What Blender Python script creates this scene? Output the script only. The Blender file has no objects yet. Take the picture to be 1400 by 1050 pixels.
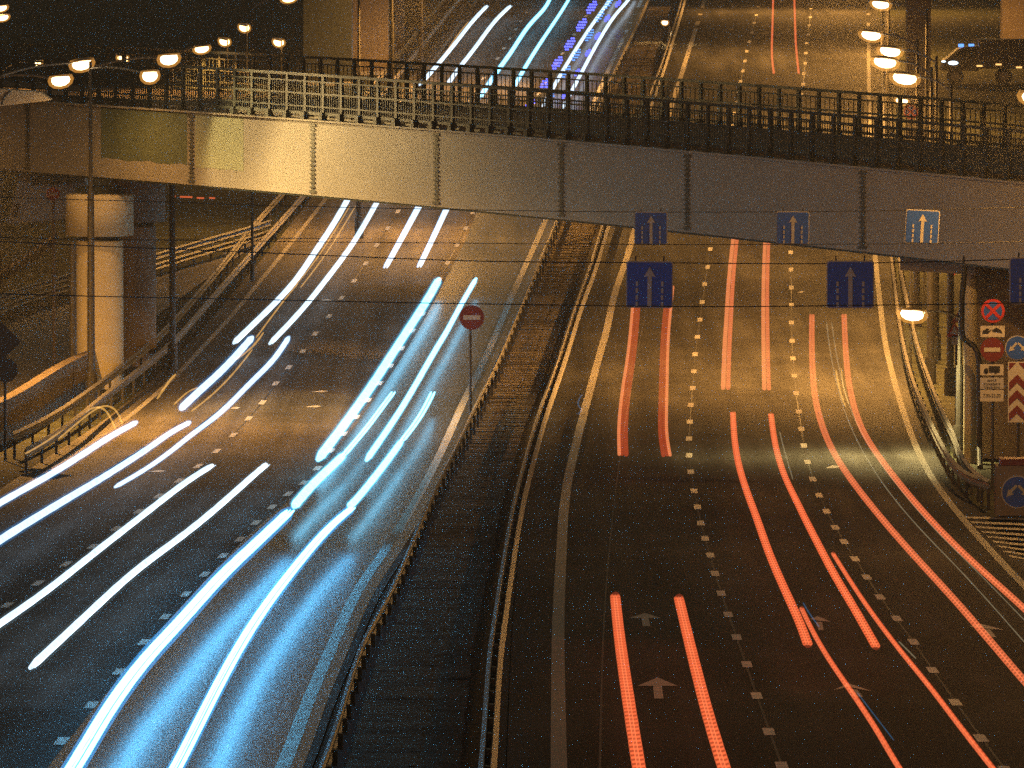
import bpy, bmesh, math, random
import numpy as np
random.seed(7)
R = math.radians
S = bpy.context.scene
COL = S.collection

# ------------------------------------------------------------------ camera, sky, exposure
F = 11500.0                      # focal length in photo pixels (photo 1400 x 1050)
TH = math.atan(0.065)            # camera looks slightly down
HC = 16.0
CT, ST = math.cos(TH), math.sin(TH)
cam_d = bpy.data.cameras.new("camera")
cam_d.sensor_width = 36.0
cam_d.lens = 36.0 * F / 1400.0
cam_d.clip_start = 1.0
cam_d.clip_end = 6000.0
cam = bpy.data.objects.new("camera", cam_d)
cam.location = (0, 0, HC)
cam.rotation_euler = (math.pi / 2 - TH, 0, 0)
COL.objects.link(cam)
S.camera = cam

W = bpy.data.worlds.new("World")
S.world = W
W.use_nodes = True
wn = W.node_tree
bg = wn.nodes["Background"]
sky = wn.nodes.new("ShaderNodeTexSky")
sky.sky_type = 'NISHITA'
sky.sun_disc = False
sky.sun_elevation = R(1.0)
sky.sun_rotation = R(200)
glow = wn.nodes.new("ShaderNodeMix")          # city glow warms the night sky
glow.data_type = 'RGBA'
glow.blend_type = 'MULTIPLY'
glow.inputs[0].default_value = 1.0
glow.inputs[7].default_value = (1.0, .74, .50, 1)
wn.links.new(sky.outputs[0], glow.inputs[6])
wn.links.new(glow.outputs[2], bg.inputs[0])
bg.inputs[1].default_value = 0.15

S.view_settings.view_transform = 'Standard'
S.view_settings.look = 'None'
S.view_settings.exposure = 0.0
S.view_settings.gamma = 1.0
S.cycles.max_bounces = 5
S.cycles.diffuse_bounces = 2
S.cycles.glossy_bounces = 3
S.cycles.sample_clamp_indirect = 1.5
S.cycles.sample_clamp_direct = 5.0
S.cycles.caustics_reflective = False
S.cycles.caustics_refractive = False
S.cycles.use_light_tree = True
S.cycles.use_denoising = False

# ------------------------------------------------------------------ the long profile of the ground
_D = [142.0, 162.6, 193.3, 221.4, 243.2, 260.3, 278.2, 297, 317.1, 338.2, 364.7, 391.6, 418.3, 450.4, 470.9, 505.9, 559.5]
_V = [-5.87, -5.3, -4.62, -3.66, -2.64, -1.7, -.6, .65, 2.07, 3.68, 5.87, 8.34, 11.09, 14.69, 16.95, 20.46, 25.05]
_c = np.polyfit((np.array(_D) - 350) / 200, _V, 6)
_t = np.arange(140, 562, 2.0)
_vv = np.polyval(_c, (_t - 350) / 200)
_Y = _t * CT + _vv * ST
_Z = HC - _t * ST + _vv * CT
_s0 = (_Z[8] - _Z[0]) / (_Y[8] - _Y[0])
_s1 = (_Z[-1] - _Z[-12]) / (_Y[-1] - _Y[-12])
_Yn = np.arange(-60, _Y[0] - 1, 4.0)
_Yf = np.arange(_Y[-1] + 4, 1500, 8.0)
_Zn = _Z[0] + _s0 * (_Yn - _Y[0])
_Zf = _Z[-1] + _s1 * 140 * (1 - np.exp(-(_Yf - _Y[-1]) / 140))
_YY = np.concatenate([_Yn, _Y, _Yf])
_ZZ = np.concatenate([_Zn, _Z, _Zf])


def zg(y):
    return float(np.interp(y, _YY, _ZZ))


def at(x, y, D):
    """photo pixel at depth D -> world point"""
    u = (x - 700) / F * D
    v = (525 - y) / F * D
    return (u, D * CT + v * ST, HC - D * ST + v * CT)


def at_y(x, y, Y):
    """photo pixel on the upright plane at world distance Y"""
    return at(x, y, Y / (CT + (525 - y) / F * ST))


def hit(x, y, h=0.0):
    """photo pixel -> world point h metres above the ground"""
    a, b = 100.0, 1500.0
    for _ in range(46):
        m = (a + b) / 2
        p = at(x, y, m)
        if p[2] - zg(p[1]) - h > 0:
            a = m
        else:
            b = m
    return at(x, y, (a + b) / 2)


def depth(p):
    return p[1] * CT - (p[2] - HC) * ST


def gp(x, D, h=0.0):
    """photo column x at ground depth D"""
    a = (x - 700) / F * D
    y = D * CT
    for _ in range(4):
        z = zg(y) + h
        v = (z - HC + D * ST) / CT
        y = D * CT + v * ST
    return (a, y, zg(y) + h)


def smooth(px, n=8, it=3):
    """resample a pixel polyline to a smooth curve"""
    P = np.array(px, float)
    if len(P) < 3:
        t = np.linspace(0, 1, n * 2)
        return [tuple(P[0] * (1 - a) + P[1] * a) for a in t]
    out = []
    Q = np.vstack([2 * P[0] - P[1], P, 2 * P[-1] - P[-2]])
    for i in range(len(P) - 1):
        p0, p1, p2, p3 = Q[i], Q[i + 1], Q[i + 2], Q[i + 3]
        for k in range(n):
            t = k / n
            out.append(.5 * ((2 * p1) + (p2 - p0) * t + (2 * p0 - 5 * p1 + 4 * p2 - p3) * t * t + (3 * p1 - p0 - 3 * p2 + p3) * t ** 3))
    out.append(P[-1])
    A = np.array(out)
    for _ in range(it * n):
        A[1:-1] = .25 * A[:-2] + .5 * A[1:-1] + .25 * A[2:]
    return [tuple(a) for a in A]


def path(px, h=0.0, n=8, it=2):
    return [hit(x, y, h) for x, y in smooth(px, n, it)]


# ------------------------------------------------------------------ materials
def mat(name, col, rough=.6, metal=0.0, var=.25, scale=1.5, bump=0.0, bscale=30, spec=.5, stretch=(1, 1, 1)):
    m = bpy.data.materials.new(name)
    m.use_nodes = True
    nt = m.node_tree
    b = nt.nodes["Principled BSDF"]
    b.inputs["Roughness"].default_value = rough
    b.inputs["Metallic"].default_value = metal
    b.inputs["Specular IOR Level"].default_value = spec
    tc = nt.nodes.new("ShaderNodeTexCoord")
    mp = nt.nodes.new("ShaderNodeMapping")
    mp.inputs["Scale"].default_value = stretch
    nt.links.new(tc.outputs["Object"], mp.inputs[0])
    n1 = nt.nodes.new("ShaderNodeTexNoise")
    n1.inputs["Scale"].default_value = scale
    n1.inputs["Detail"].default_value = 6
    n1.inputs["Roughness"].default_value = .65
    nt.links.new(mp.outputs[0], n1.inputs["Vector"])
    mr = nt.nodes.new("ShaderNodeMapRange")
    mr.inputs["From Min"].default_value = .3
    mr.inputs["From Max"].default_value = .7
    mr.inputs["To Min"].default_value = 1 - var
    mr.inputs["To Max"].default_value = 1 + var
    nt.links.new(n1.outputs[0], mr.inputs[0])
    mx = nt.nodes.new("ShaderNodeMix")
    mx.data_type = 'RGBA'
    mx.blend_type = 'MULTIPLY'
    mx.inputs[0].default_value = 1.0
    mx.inputs[6].default_value = (*col, 1)
    nt.links.new(mr.outputs[0], mx.inputs[7])
    nt.links.new(mx.outputs[2], b.inputs["Base Color"])
    if bump:
        n2 = nt.nodes.new("ShaderNodeTexNoise")
        n2.inputs["Scale"].default_value = bscale
        n2.inputs["Detail"].default_value = 4
        nt.links.new(mp.outputs[0], n2.inputs["Vector"])
        bp = nt.nodes.new("ShaderNodeBump")
        bp.inputs["Strength"].default_value = bump
        bp.inputs["Distance"].default_value = .02
        nt.links.new(n2.outputs[0], bp.inputs["Height"])
        nt.links.new(bp.outputs[0], b.inputs["Normal"])
    return m


def emit(name, col, strength, ripple=0.0, period=.5, see_through=False):
    m = bpy.data.materials.new(name)
    m.use_nodes = True
    nt = m.node_tree
    nt.nodes.remove(nt.nodes["Principled BSDF"])
    e = nt.nodes.new("ShaderNodeEmission")
    e.inputs[0].default_value = (*col, 1)
    e.inputs[1].default_value = strength
    if see_through:      # pure light: adds to what lies behind it and throws no shadow
        tr = nt.nodes.new("ShaderNodeBsdfTransparent")
        ad = nt.nodes.new("ShaderNodeAddShader")
        nt.links.new(e.outputs[0], ad.inputs[0])
        nt.links.new(tr.outputs[0], ad.inputs[1])
        nt.links.new(ad.outputs[0], nt.nodes["Material Output"].inputs[0])
        m.cycles.emission_sampling = 'FRONT_BACK'
    else:
        nt.links.new(e.outputs[0], nt.nodes["Material Output"].inputs[0])
    if ripple:
        uv = nt.nodes.new("ShaderNodeUVMap")
        sx = nt.nodes.new("ShaderNodeSeparateXYZ")
        nt.links.new(uv.outputs[0], sx.inputs[0])
        mu = nt.nodes.new("ShaderNodeMath"); mu.operation = 'MULTIPLY'
        mu.inputs[1].default_value = 2 * math.pi / period
        nt.links.new(sx.outputs[0], mu.inputs[0])
        si = nt.nodes.new("ShaderNodeMath"); si.operation = 'SINE'
        nt.links.new(mu.outputs[0], si.inputs[0])
        nz = nt.nodes.new("ShaderNodeTexNoise")
        nz.inputs["Scale"].default_value = .7
        nt.links.new(uv.outputs[0], nz.inputs["Vector"])
        m2 = nt.nodes.new("ShaderNodeMath"); m2.operation = 'MULTIPLY_ADD'
        m2.inputs[1].default_value = ripple * .5 * strength
        m2.inputs[2].default_value = strength * .5
        nt.links.new(si.outputs[0], m2.inputs[0])
        m3 = nt.nodes.new("ShaderNodeMath"); m3.operation = 'MULTIPLY_ADD'
        m3.inputs[1].default_value = strength * .9
        nt.links.new(nz.outputs[0], m3.inputs[0])
        nt.links.new(m2.outputs[0], m3.inputs[2])
        nt.links.new(m3.outputs[0], e.inputs[1])
    return m


M = {}


def road_mat(name, base, rmin=.34, rmax=.6, spec=.5):
    m = mat(name, base, .5, 0, .35, .35, .35, 9, spec, (1, .25, 1))
    nt = m.node_tree
    b = nt.nodes["Principled BSDF"]
    tc = [n for n in nt.nodes if n.type == 'TEX_COORD'][0]
    # long tyre-worn bands and blotchy repairs
    src = b.inputs["Base Color"].links[0].from_socket
    for sc_, st_, lo_, hi_ in ((1.1, (1, .012, 1), .62, 1.45), (.22, (1, .5, 1), .75, 1.25), (60, (1, .6, 1), .7, 1.3)):
        m_ = nt.nodes.new("ShaderNodeMapping"); m_.inputs["Scale"].default_value = st_
        nt.links.new(tc.outputs["Object"], m_.inputs[0])
        q_ = nt.nodes.new("ShaderNodeTexNoise"); q_.inputs["Scale"].default_value = sc_; q_.inputs["Detail"].default_value = 4
        nt.links.new(m_.outputs[0], q_.inputs["Vector"])
        r_ = nt.nodes.new("ShaderNodeMapRange")
        r_.inputs["From Min"].default_value = .32; r_.inputs["From Max"].default_value = .68
        r_.inputs["To Min"].default_value = lo_; r_.inputs["To Max"].default_value = hi_
        nt.links.new(q_.outputs[0], r_.inputs[0])
        x_ = nt.nodes.new("ShaderNodeMix"); x_.data_type = 'RGBA'; x_.blend_type = 'MULTIPLY'; x_.inputs[0].default_value = 1
        nt.links.new(src, x_.inputs[6]); nt.links.new(r_.outputs[0], x_.inputs[7])
        src = x_.outputs[2]
    nt.links.new(src, b.inputs["Base Color"])
    n3 = nt.nodes.new("ShaderNodeTexNoise")
    n3.inputs["Scale"].default_value = 22
    n3.inputs["Detail"].default_value = 5
    nt.links.new(tc.outputs["Object"], n3.inputs["Vector"])
    mr = nt.nodes.new("ShaderNodeMapRange")
    mr.inputs["From Min"].default_value = .3
    mr.inputs["From Max"].default_value = .7
    mr.inputs["To Min"].default_value = rmin
    mr.inputs["To Max"].default_value = rmax
    nt.links.new(n3.outputs[0], mr.inputs[0])
    nt.links.new(mr.outputs[0], b.inputs["Roughness"])
    return m


M['asphalt'] = road_mat('asphalt', (.068, .063, .056), .6, .82, .07)
M['polished'] = road_mat('polished_inner_lane', (.040, .040, .040), .20, .42, .14)
M['dry_asphalt'] = road_mat('dry_asphalt', (.033, .0325, .031), .66, .88, .03)
M['side_asphalt'] = road_mat('worn_asphalt', (.085, .075, .062), .5, .8)
M['soil'] = mat('dark_grassy_soil', (.026, .028, .015), .95, 0, .6, .8, .6, 12, .1)
M['gravel'] = mat('dark_gravel', (.030, .026, .019), .9, 0, .5, 3, .6, 14, .1)
M['rib'] = mat('ribbed_concrete', (.075, .064, .046), .95, 0, .7, .5, 0, 9, .1)
M['paint'] = mat('road_paint', (.62, .6, .54), .6, 0, .45, 7, .2, 40)
M['arrow_paint'] = mat('arrow_road_paint', (.36, .35, .32), .65, 0, .4, 5)
M['worn_paint'] = mat('worn_road_paint', (.17, .165, .15), .65, 0, .35, 3, .2, 40)
M['edge_paint'] = mat('dusty_edge_paint', (.27, .25, .21), .65, 0, .3, 2, .2, 40)
M['girder'] = mat('pale_painted_steel', (.29, .272, .225), .55, 0, .10, .6, .06, 8, .35)
M['patch'] = mat('green_grey_repaint', (.11, .135, .085), .6, 0, .15, .9, .05, 8, .3)
M['patch_pale'] = mat('pale_green_repaint', (.31, .33, .22), .6, 0, .12, .9, .05, 8, .3)
M['dark_steel'] = mat('dark_green_steel', (.035, .042, .036), .5, .3, .3, 4)
M['splice'] = mat('shaded_splice_steel', (.085, .085, .068), .6, .1, .3, 3)  # dark tone carries the shade seen on the cleats
M['rail_paint'] = mat('railing_paint', (.022, .026, .022), .5, .1, .2, 4)
M['concrete'] = mat('concrete', (.33, .31, .27), .85, 0, .18, .7, .2, 10, .2)
M['pale_concrete'] = mat('lamplit_concrete', (.45, .40, .27), .8, 0, .12, .8, .1, 10, .2)  # base colour yellowed to carry some of the sodium lamplight
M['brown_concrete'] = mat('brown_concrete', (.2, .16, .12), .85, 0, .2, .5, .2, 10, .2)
M['zinc'] = mat('galvanised_steel', (.20, .19, .18), .55, .55, .2, 3)
M['pole'] = mat('dark_pole_paint', (.04, .038, .033), .5, .4, .2, 4)
M['black'] = mat('black_plastic', (.012, .012, .012), .45, 0, .2, 4)
M['blue'] = mat('blue_sign_face', (.016, .075, .40), .45, 0, .12, 5)
M['white'] = mat('white_sign_face', (.42, .40, .36), .5, 0, .1, 5)
M['red'] = mat('red_sign_face', (.36, .018, .016), .5, 0, .15, 5)
M['maroon'] = mat('dull_red_sign_face', (.12, .012, .012), .5, 0, .15, 5)
M['signback'] = mat('sign_back_metal', (.05, .05, .048), .5, .5, .2, 4)
M['wire'] = mat('black_cable', (.01, .01, .01), .6, 0, .1, 3)
M['carpaint'] = mat('dark_vehicle_paint', (.02, .022, .026), .3, .2, .1, 3)
M['glass'] = mat('dark_window_glass', (.01, .012, .016), .08, 0, .05, 3)
M['rubber'] = mat('tyre_rubber', (.015, .015, .015), .85, 0, .2, 6)
M['lens'] = emit('sodium_lamp_lens', (1.0, .72, .38), 30)
M['lens_far'] = emit('far_sodium_lens', (1.0, .62, .25), 14)
T_ = dict(see_through=True)
M['core_white'] = emit('white_headlight_light', (.60, .80, 1.0), .86, .15, .9, **T_)
M['core_cold'] = emit('cold_headlight_light', (.20, .60, .92), 2.1, .15, .9, **T_)
M['core_blue'] = emit('intense_blue_white_light', (.10, .50, .92), 5.6, .15, 1.3, **T_)
M['halo_blue'] = emit('blue_halo_light', (.015, .14, .34), .16, **T_)
M['halo_white'] = emit('pale_halo_light', (.10, .17, .20), .10, **T_)
M['fringe_blue'] = emit('blue_edge_light', (.02, .24, .60), .5, **T_)
M['fringe_cyan'] = emit('cyan_edge_light', (.05, .38, .50), .5, **T_)
M['lamp_halo'] = emit('amber_lamp_halo', (1.0, .42, .07), .24, **T_)  # emissive shell that stands in for the halo of light round a lamp
M['red_light'] = emit('red_tail_light', (.84, .135, .042), .42, 1.15, 1.0, **T_)
M['orange_light'] = emit('orange_tail_light', (.86, .17, .06), .41, .8, 1.0, **T_)
M['deep_dim'] = emit('dim_red_halo_light', (.5, .06, .02), .16, **T_)
M['pink_light'] = emit('pale_red_tail_light', (.95, .25, .085), .42, .5, 1.1, **T_)
M['deep_red_light'] = emit('deep_red_tail_light', (.50, .045, .012), .34, .8, 1.2, **T_)
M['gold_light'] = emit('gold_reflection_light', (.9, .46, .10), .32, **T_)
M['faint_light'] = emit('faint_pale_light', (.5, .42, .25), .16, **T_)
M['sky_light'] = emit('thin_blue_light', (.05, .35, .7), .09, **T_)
M['blue_flash'] = emit('blue_flashing_light', (.10, .12, 1.0), 3.2)
M['blue_pale_flash'] = emit('pale_blue_flashing_light', (.12, .35, 1.0), 2.0)
M['head_white'] = emit('white_lamp_glass', (.75, .9, 1.0), 3)
M['marker_amber'] = emit('amber_marker_glass', (1.0, .5, .15), 2.0)


# ------------------------------------------------------------------ mesh helpers
class MB:
    def __init__(s):
        s.v, s.f, s.m, s.uv = [], [], [], {}

    def add(s, vs, fs, mi=0):
        o = len(s.v)
        s.v += [tuple(map(float, p)) for p in vs]
        s.f += [tuple(i + o for i in f) for f in fs]
        s.m += [mi] * len(fs)

    def box(s, c, d, rz=0.0, mi=0, tilt=None):
        x, y, z = (k / 2 for k in d)
        vs = [(-x, -y, -z), (x, -y, -z), (x, y, -z), (-x, y, -z), (-x, -y, z), (x, -y, z), (x, y, z), (-x, y, z)]
        ca, sa = math.cos(rz), math.sin(rz)
        vs = [(c[0] + a * ca - b * sa, c[1] + a * sa + b * ca, c[2] + q) for a, b, q in vs]
        s.add(vs, [(0, 3, 2, 1), (4, 5, 6, 7), (0, 1, 5, 4), (1, 2, 6, 5), (2, 3, 7, 6), (3, 0, 4, 7)], mi)

    def sweep(s, pts, prof, closed=False, mi=0, caps=True, scale=None):
        """prof: (lateral, up) pairs; pts world polyline"""
        P = np.array(pts, float)
        n, k = len(P), len(prof)
        T = np.zeros_like(P)
        T[1:-1] = P[2:] - P[:-2]
        T[0] = P[1] - P[0]
        T[-1] = P[-1] - P[-2]
        T[:, 2] = 0
        T /= np.maximum(np.linalg.norm(T, axis=1)[:, None], 1e-9)
        N = np.stack([T[:, 1], -T[:, 0]], 1)
        vs = []
        L = np.concatenate([[0], np.cumsum(np.linalg.norm(np.diff(P, axis=0), axis=1))])
        base = len(s.v)
        for i in range(n):
            sc = 1 if scale is None else scale[i]
            for a, b in prof:
                vs.append((P[i, 0] + N[i, 0] * a * sc, P[i, 1] + N[i, 1] * a * sc, P[i, 2] + b * sc))
                s.uv[base + len(vs) - 1] = (L[i], 0)
        fs = []
        kk = k if closed else k - 1
        for i in range(n - 1):
            for j in range(kk):
                a, b = i * k + j, i * k + (j + 1) % k
                fs.append((a, b, b + k, a + k))
        if closed and caps:
            fs.append(tuple(range(k))[::-1])
            fs.append(tuple((n - 1) * k + j for j in range(k)))
        s.add(vs, fs, mi)

    def tube(s, pts, r, n=8, mi=0, scale=None, fl=1.0):
        s.sweep(pts, [(r * math.cos(a), r * math.sin(a) * fl) for a in [2 * math.pi * i / n for i in range(n)]], True, mi, True, scale)

    def rod(s, a, b, r, n=8, r2=None, mi=0):
        a, b = np.array(a, float), np.array(b, float)
        d = b - a
        d /= np.linalg.norm(d)
        u = np.cross(d, (0, 0, 1) if abs(d[2]) < .9 else (1, 0, 0))
        u /= np.linalg.norm(u)
        w = np.cross(d, u)
        r2 = r if r2 is None else r2
        vs = []
        for c, q in ((a, r), (b, r2)):
            for i in range(n):
                t = 2 * math.pi * i / n
                vs.append(c + q * (u * math.cos(t) + w * math.sin(t)))
        fs = [(i, (i + 1) % n, n + (i + 1) % n, n + i) for i in range(n)]
        fs += [tuple(range(n))[::-1], tuple(range(n, 2 * n))]
        s.add(vs, fs, mi)

    def lathe(s, c, prof, n=24, mi=0):
        """prof: (radius, z)"""
        k = len(prof)
        vs = [(c[0] + r * math.cos(2 * math.pi * i / n), c[1] + r * math.sin(2 * math.pi * i / n), c[2] + z) for i in range(n) for r, z in prof]
        fs = []
        for i in range(n):
            j = (i + 1) % n
            for q in range(k - 1):
                fs.append((i * k + q, j * k + q, j * k + q + 1, i * k + q + 1))
        fs.append(tuple(i * k + k - 1 for i in range(n)))
        s.add(vs, fs, mi)

    def prism(s, poly, y0, y1, o=(0, 0, 0), rz=0.0, mi=0):
        """polygon in local x,z extruded from local y0 (front, towards camera) to y1"""
        n = len(poly)
        ca, sa = math.cos(rz), math.sin(rz)
        vs = []
        for yy in (y0, y1):
            for x, z in poly:
                vs.append((o[0] + x * ca - yy * sa, o[1] + x * sa + yy * ca, o[2] + z))
        fs = [tuple(range(n)), tuple(range(n, 2 * n))[::-1]]
        fs += [(i, n + i, n + (i + 1) % n, (i + 1) % n) for i in range(n)]
        s.add(vs, fs, mi)

    def build(s, name, mats, parent=None, smooth_=False, origin=None):
        o = np.array(origin if origin is not None else (0, 0, 0), float)
        me = bpy.data.meshes.new(name)
        V = [tuple(np.array(v) - o) for v in s.v]
        me.from_pydata(V, [], s.f)
        if s.uv:
            ul = me.uv_layers.new(name="UVMap")
            for l in me.loops:
                ul.data[l.index].uv = s.uv.get(l.vertex_index, (0, 0))
        for m_ in (mats if isinstance(mats, (list, tuple)) else [mats]):
            me.materials.append(m_)
        if any(s.m):
            me.polygons.foreach_set('material_index', s.m)
        bm = bmesh.new()
        bm.from_mesh(me)
        bmesh.ops.recalc_face_normals(bm, faces=bm.faces)
        bm.to_mesh(me)
        bm.free()
        if smooth_:
            me.polygons.foreach_set('use_smooth', [True] * len(me.polygons))
        ob = bpy.data.objects.new(name, me)
        COL.objects.link(ob)
        ob.location = tuple(o)
        if parent is not None:
            ob.parent = parent
            # children keep their world place: roots carry only a location
            q = parent
            off = np.zeros(3)
            while q is not None:
                off += np.array(q.location)
                q = q.parent
            ob.location = tuple(o - off)
        return ob


def tag(o, label, cat, group=None):
    o['label'] = label
    o['category'] = cat
    if group:
        o['group'] = group
    return o


def thing(name, loc, label, cat, group=None):
    o = bpy.data.objects.new(name, None)
    COL.objects.link(o)
    o.location = tuple(map(float, loc))
    o.empty_display_size = .3
    return tag(o, label, cat, group)


def struct(o):
    o['kind'] = 'structure'
    return o


# ------------------------------------------------------------------ lines read from the road, in photo pixels
L_SH = [(300, 1240), (388, 1048), (417, 967), (450, 893), (483, 817), (512, 773), (556, 707), (600, 625), (627, 564), (644, 528), (669, 479), (697, 411), (720, 360), (747, 299), (785, 205), (826, 107), (875, 5), (905, -60)]
L_RAIL = [(365, 1240), (447, 1043), (477, 943), (497, 883), (527, 830), (550, 780), (580, 707), (600, 662), (625, 614), (645, 570), (665, 528), (688, 480), (716, 411), (741, 352), (762, 301), (795, 205), (836, 107), (884, 5), (914, -60)]
R_RAIL = [(640, 1240), (660, 1047), (668, 917), (677, 850), (687, 783), (701, 700), (713, 652), (723, 614), (736, 570), (751, 528), (768, 479), (785, 423), (808, 364), (824, 308), (860, 205), (899, 107), (932, 0), (950, -60)]
R_RAIL2 = [(x + 15 * (y + 500) / 1550, y) for x, y in R_RAIL]
R_SH = [(768, 1240), (764, 1047), (763, 933), (763, 850), (767, 767), (770, 705), (775, 665), (782, 630), (795, 577), (807, 532), (821, 480), (830, 450), (840, 400), (855, 360), (868, 313), (899, 207), (930, 107), (962, 5), (982, -60)]
R_EDGE = [(1640, 1050), (1500, 900), (1400, 801), (1330, 725), (1270, 650), (1237, 570), (1213, 485), (1205, 430), (1199, 375), (1196, 345), (1190, 250), (1188, 130), (1187, 0), (1187, -60)]
RO_RAIL = [(1346, 662), (1312, 648), (1287, 612), (1268, 572), (1250, 530), (1236, 480), (1228, 430), (1222, 380), (1218, 345), (1212, 250), (1207, 130), (1204, 0), (1203, -60)]
L_EDGE = [(-120, 778), (0, 690), (90, 628), (160, 582), (200, 550), (237, 517), (275, 477), (312, 437), (350, 391), (400, 330), (445, 272), (507, 190), (575, 107), (640, 17), (690, -55)]
LO_RAIL = [(35, 620), (92, 587), (132, 552), (175, 520), (235, 472), (287, 412), (350, 341), (417, 267), (480, 185), (543, 105), (618, 12), (665, -50)]
LO_RAIL2 = [(18, 598), (75, 570), (150, 517), (210, 469), (250, 427), (300, 369), (350, 305), (400, 251), (462, 172), (530, 95), (600, 8), (640, -40)]


DA = [(84, 1013), (125, 963.5), (163, 918), (197, 877.5), (226, 843), (254, 812), (280, 785), (305, 759.5), (328, 737), (350, 714.5), (372, 693), (394, 675), (415, 660), (434, 640), (452, 616), (470, 593), (487, 570), (503, 547), (519, 524), (534, 500), (549, 476), (564, 452), (578, 429), (590, 405), (601, 382), (612, 359), (625, 335), (637, 312), (647, 290)]
DA += [(658, 268), (669, 247), (680, 227), (691, 208), (701, 190), (711, 173), (720, 157), (729, 142), (737, 128), (745, 114), (753, 100), (761, 86.5), (769, 73), (777, 60), (785, 47), (793, 34), (801, 22), (808, 10)]
DB = [(10, 827), (52, 797), (90, 771), (127, 747), (159, 722.5), (190, 699), (217, 678), (245, 657), (271, 637), (296, 616.5), (319, 594.5), (340, 572), (359, 550), (377, 524), (395, 502), (414, 480), (431, 456), (450, 432), (467, 407), (484, 384), (500, 360), (515, 335), (530, 312), (544, 289)]
DB += [(558, 267), (571, 246), (584, 226), (597, 207), (609, 189), (620, 172), (631, 156), (642, 138), (652, 123), (661, 107), (672, 92.5), (680, 80), (689, 66), (697, 53), (705, 40), (712, 29), (720, 17), (728, 5)]
DC = [(1069, 1047), (1051, 1000), (1034.5, 951), (1021, 908), (1007, 871), (995.5, 840), (986, 811), (977.5, 784), (971, 759), (964, 736), (958, 715), (953.5, 693), (949, 671), (944.5, 645), (942, 622.5), (942, 599.5), (943, 576.5), (944.5, 553.5), (947, 530.5), (948.5, 507.5), (950.3, 484.3), (953.5, 460.5), (957, 437), (960, 413), (963.5, 388.5), (967.5, 365), (971, 340.5)]
DC += [(975, 317), (979, 294), (983, 271), (987, 249), (990.5, 228), (994, 208), (997, 189), (1000.5, 171), (1004, 155), (1007, 140), (1010, 125), (1012.5, 111), (1015.5, 97), (1018.5, 83.5), (1021, 70), (1024.5, 57), (1028, 44.5), (1031, 31.5), (1034, 20.5), (1037, 9.5)]
DE = [(1375, 1053), (1341, 1009), (1306, 960), (1275, 916), (1249, 877.5), (1226, 845.5), (1203, 816), (1185, 789), (1169, 764), (1154, 740.5), (1142, 721), (1130, 699), (1120, 677), (1111, 655), (1104, 631.5), (1099, 609), (1095.5, 586.5), (1092, 562.5), (1088.5, 537.5), (1086, 513.5), (1084, 490), (1083, 466), (1082, 441), (1082, 417), (1082, 393), (1081.5, 368.5), (1081, 345)]
DE += [(1081, 321), (1081.5, 298), (1082, 275), (1083, 253), (1084, 232), (1085.5, 212), (1087, 193), (1089, 175), (1091, 158), (1093, 143), (1095.5, 129), (1098, 115), (1099, 100.5), (1101, 86.5), (1102, 72.5), (1103, 59), (1105, 47), (1106.5, 34.5), (1108, 23.5), (1109, 12), (1109.5, 2)]



def sheet(name, left, right, m, dz, n=6):
    """road surface between two pixel curves: rows matched by ground distance"""
    a, b = path(left, 0, 8), path(right, 0, 8)
    ya, yb = np.array(a), np.array(b)
    ia, ib = np.argsort(ya[:, 1]), np.argsort(yb[:, 1])
    ya, yb = ya[ia], yb[ib]
    lo, hi = min(ya[0, 1], yb[0, 1]), max(ya[-1, 1], yb[-1, 1])
    rows = np.arange(lo, hi, 3.0)

    def xs(A, q):
        if q < A[0, 1]:
            s_ = (A[6, 0] - A[0, 0]) / (A[6, 1] - A[0, 1])
            return A[0, 0] + s_ * (q - A[0, 1])
        if q > A[-1, 1]:
            s_ = (A[-1, 0] - A[-7, 0]) / (A[-1, 1] - A[-7, 1])
            return A[-1, 0] + s_ * (q - A[-1, 1])
        return float(np.interp(q, A[:, 1], A[:, 0]))
    mb = MB()
    vs, fs = [], []
    for q in rows:
        x0, x1 = xs(ya, q), xs(yb, q)
        for k in range(n + 1):
            vs.append((x0 + (x1 - x0) * k / n, q, zg(q) + dz))
    for i in range(len(rows) - 1):
        for k in range(n):
            j = i * (n + 1) + k
            fs.append((j, j + 1, j + n + 2, j + n + 1))
    mb.add(vs, fs)
    return struct(mb.build(name, m))


# ground sheet to the horizon
mb = MB()
xs_ = [-500, -300, -120, -60, -30, -15, 0, 15, 30, 60, 120, 300, 500]
ys_ = list(np.arange(-60, 700, 3.0)) + list(np.arange(700, 1400, 40.0))
mb.add([(x, y, zg(y) - .05) for y in ys_ for x in xs_],
       [(i * 13 + j, i * 13 + j + 1, (i + 1) * 13 + j + 1, (i + 1) * 13 + j) for i in range(len(ys_) - 1) for j in range(12)])
struct(mb.build('ground', M['soil']))

shift = lambda c, d: [(x + d * (y + 500) / 1000, y) for x, y in c]
sheet('road_oncoming', shift(L_EDGE, -26), shift(L_SH, 26), M['asphalt'], 0.0)
sheet('road_inner_lane', [(30, 1100)] + [(x + 8, y) for x, y in DA[:29:3]] + DA[29::5] + [(812, 3), (850, -58)], shift(L_SH, 18), M['polished'], .004)
sheet('road_outgoing', shift(R_SH, -46), shift(R_EDGE, 26), M['dry_asphalt'], 0.0)
sheet('median', shift(L_SH, 27), shift(R_SH, -47), M['gravel'], -.015, 3)
SIDE_TOP = [(-260, 520), (-100, 472), (0, 444), (95, 412), (210, 380), (250, 367), (300, 350), (370, 318)]
SIDE_BOT = [(-260, 640), (-100, 592), (0, 556), (90, 506), (170, 462), (240, 412), (300, 368), (372, 319)]
sheet('side_road', SIDE_TOP, SIDE_BOT, M['side_asphalt'], -.01)

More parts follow.
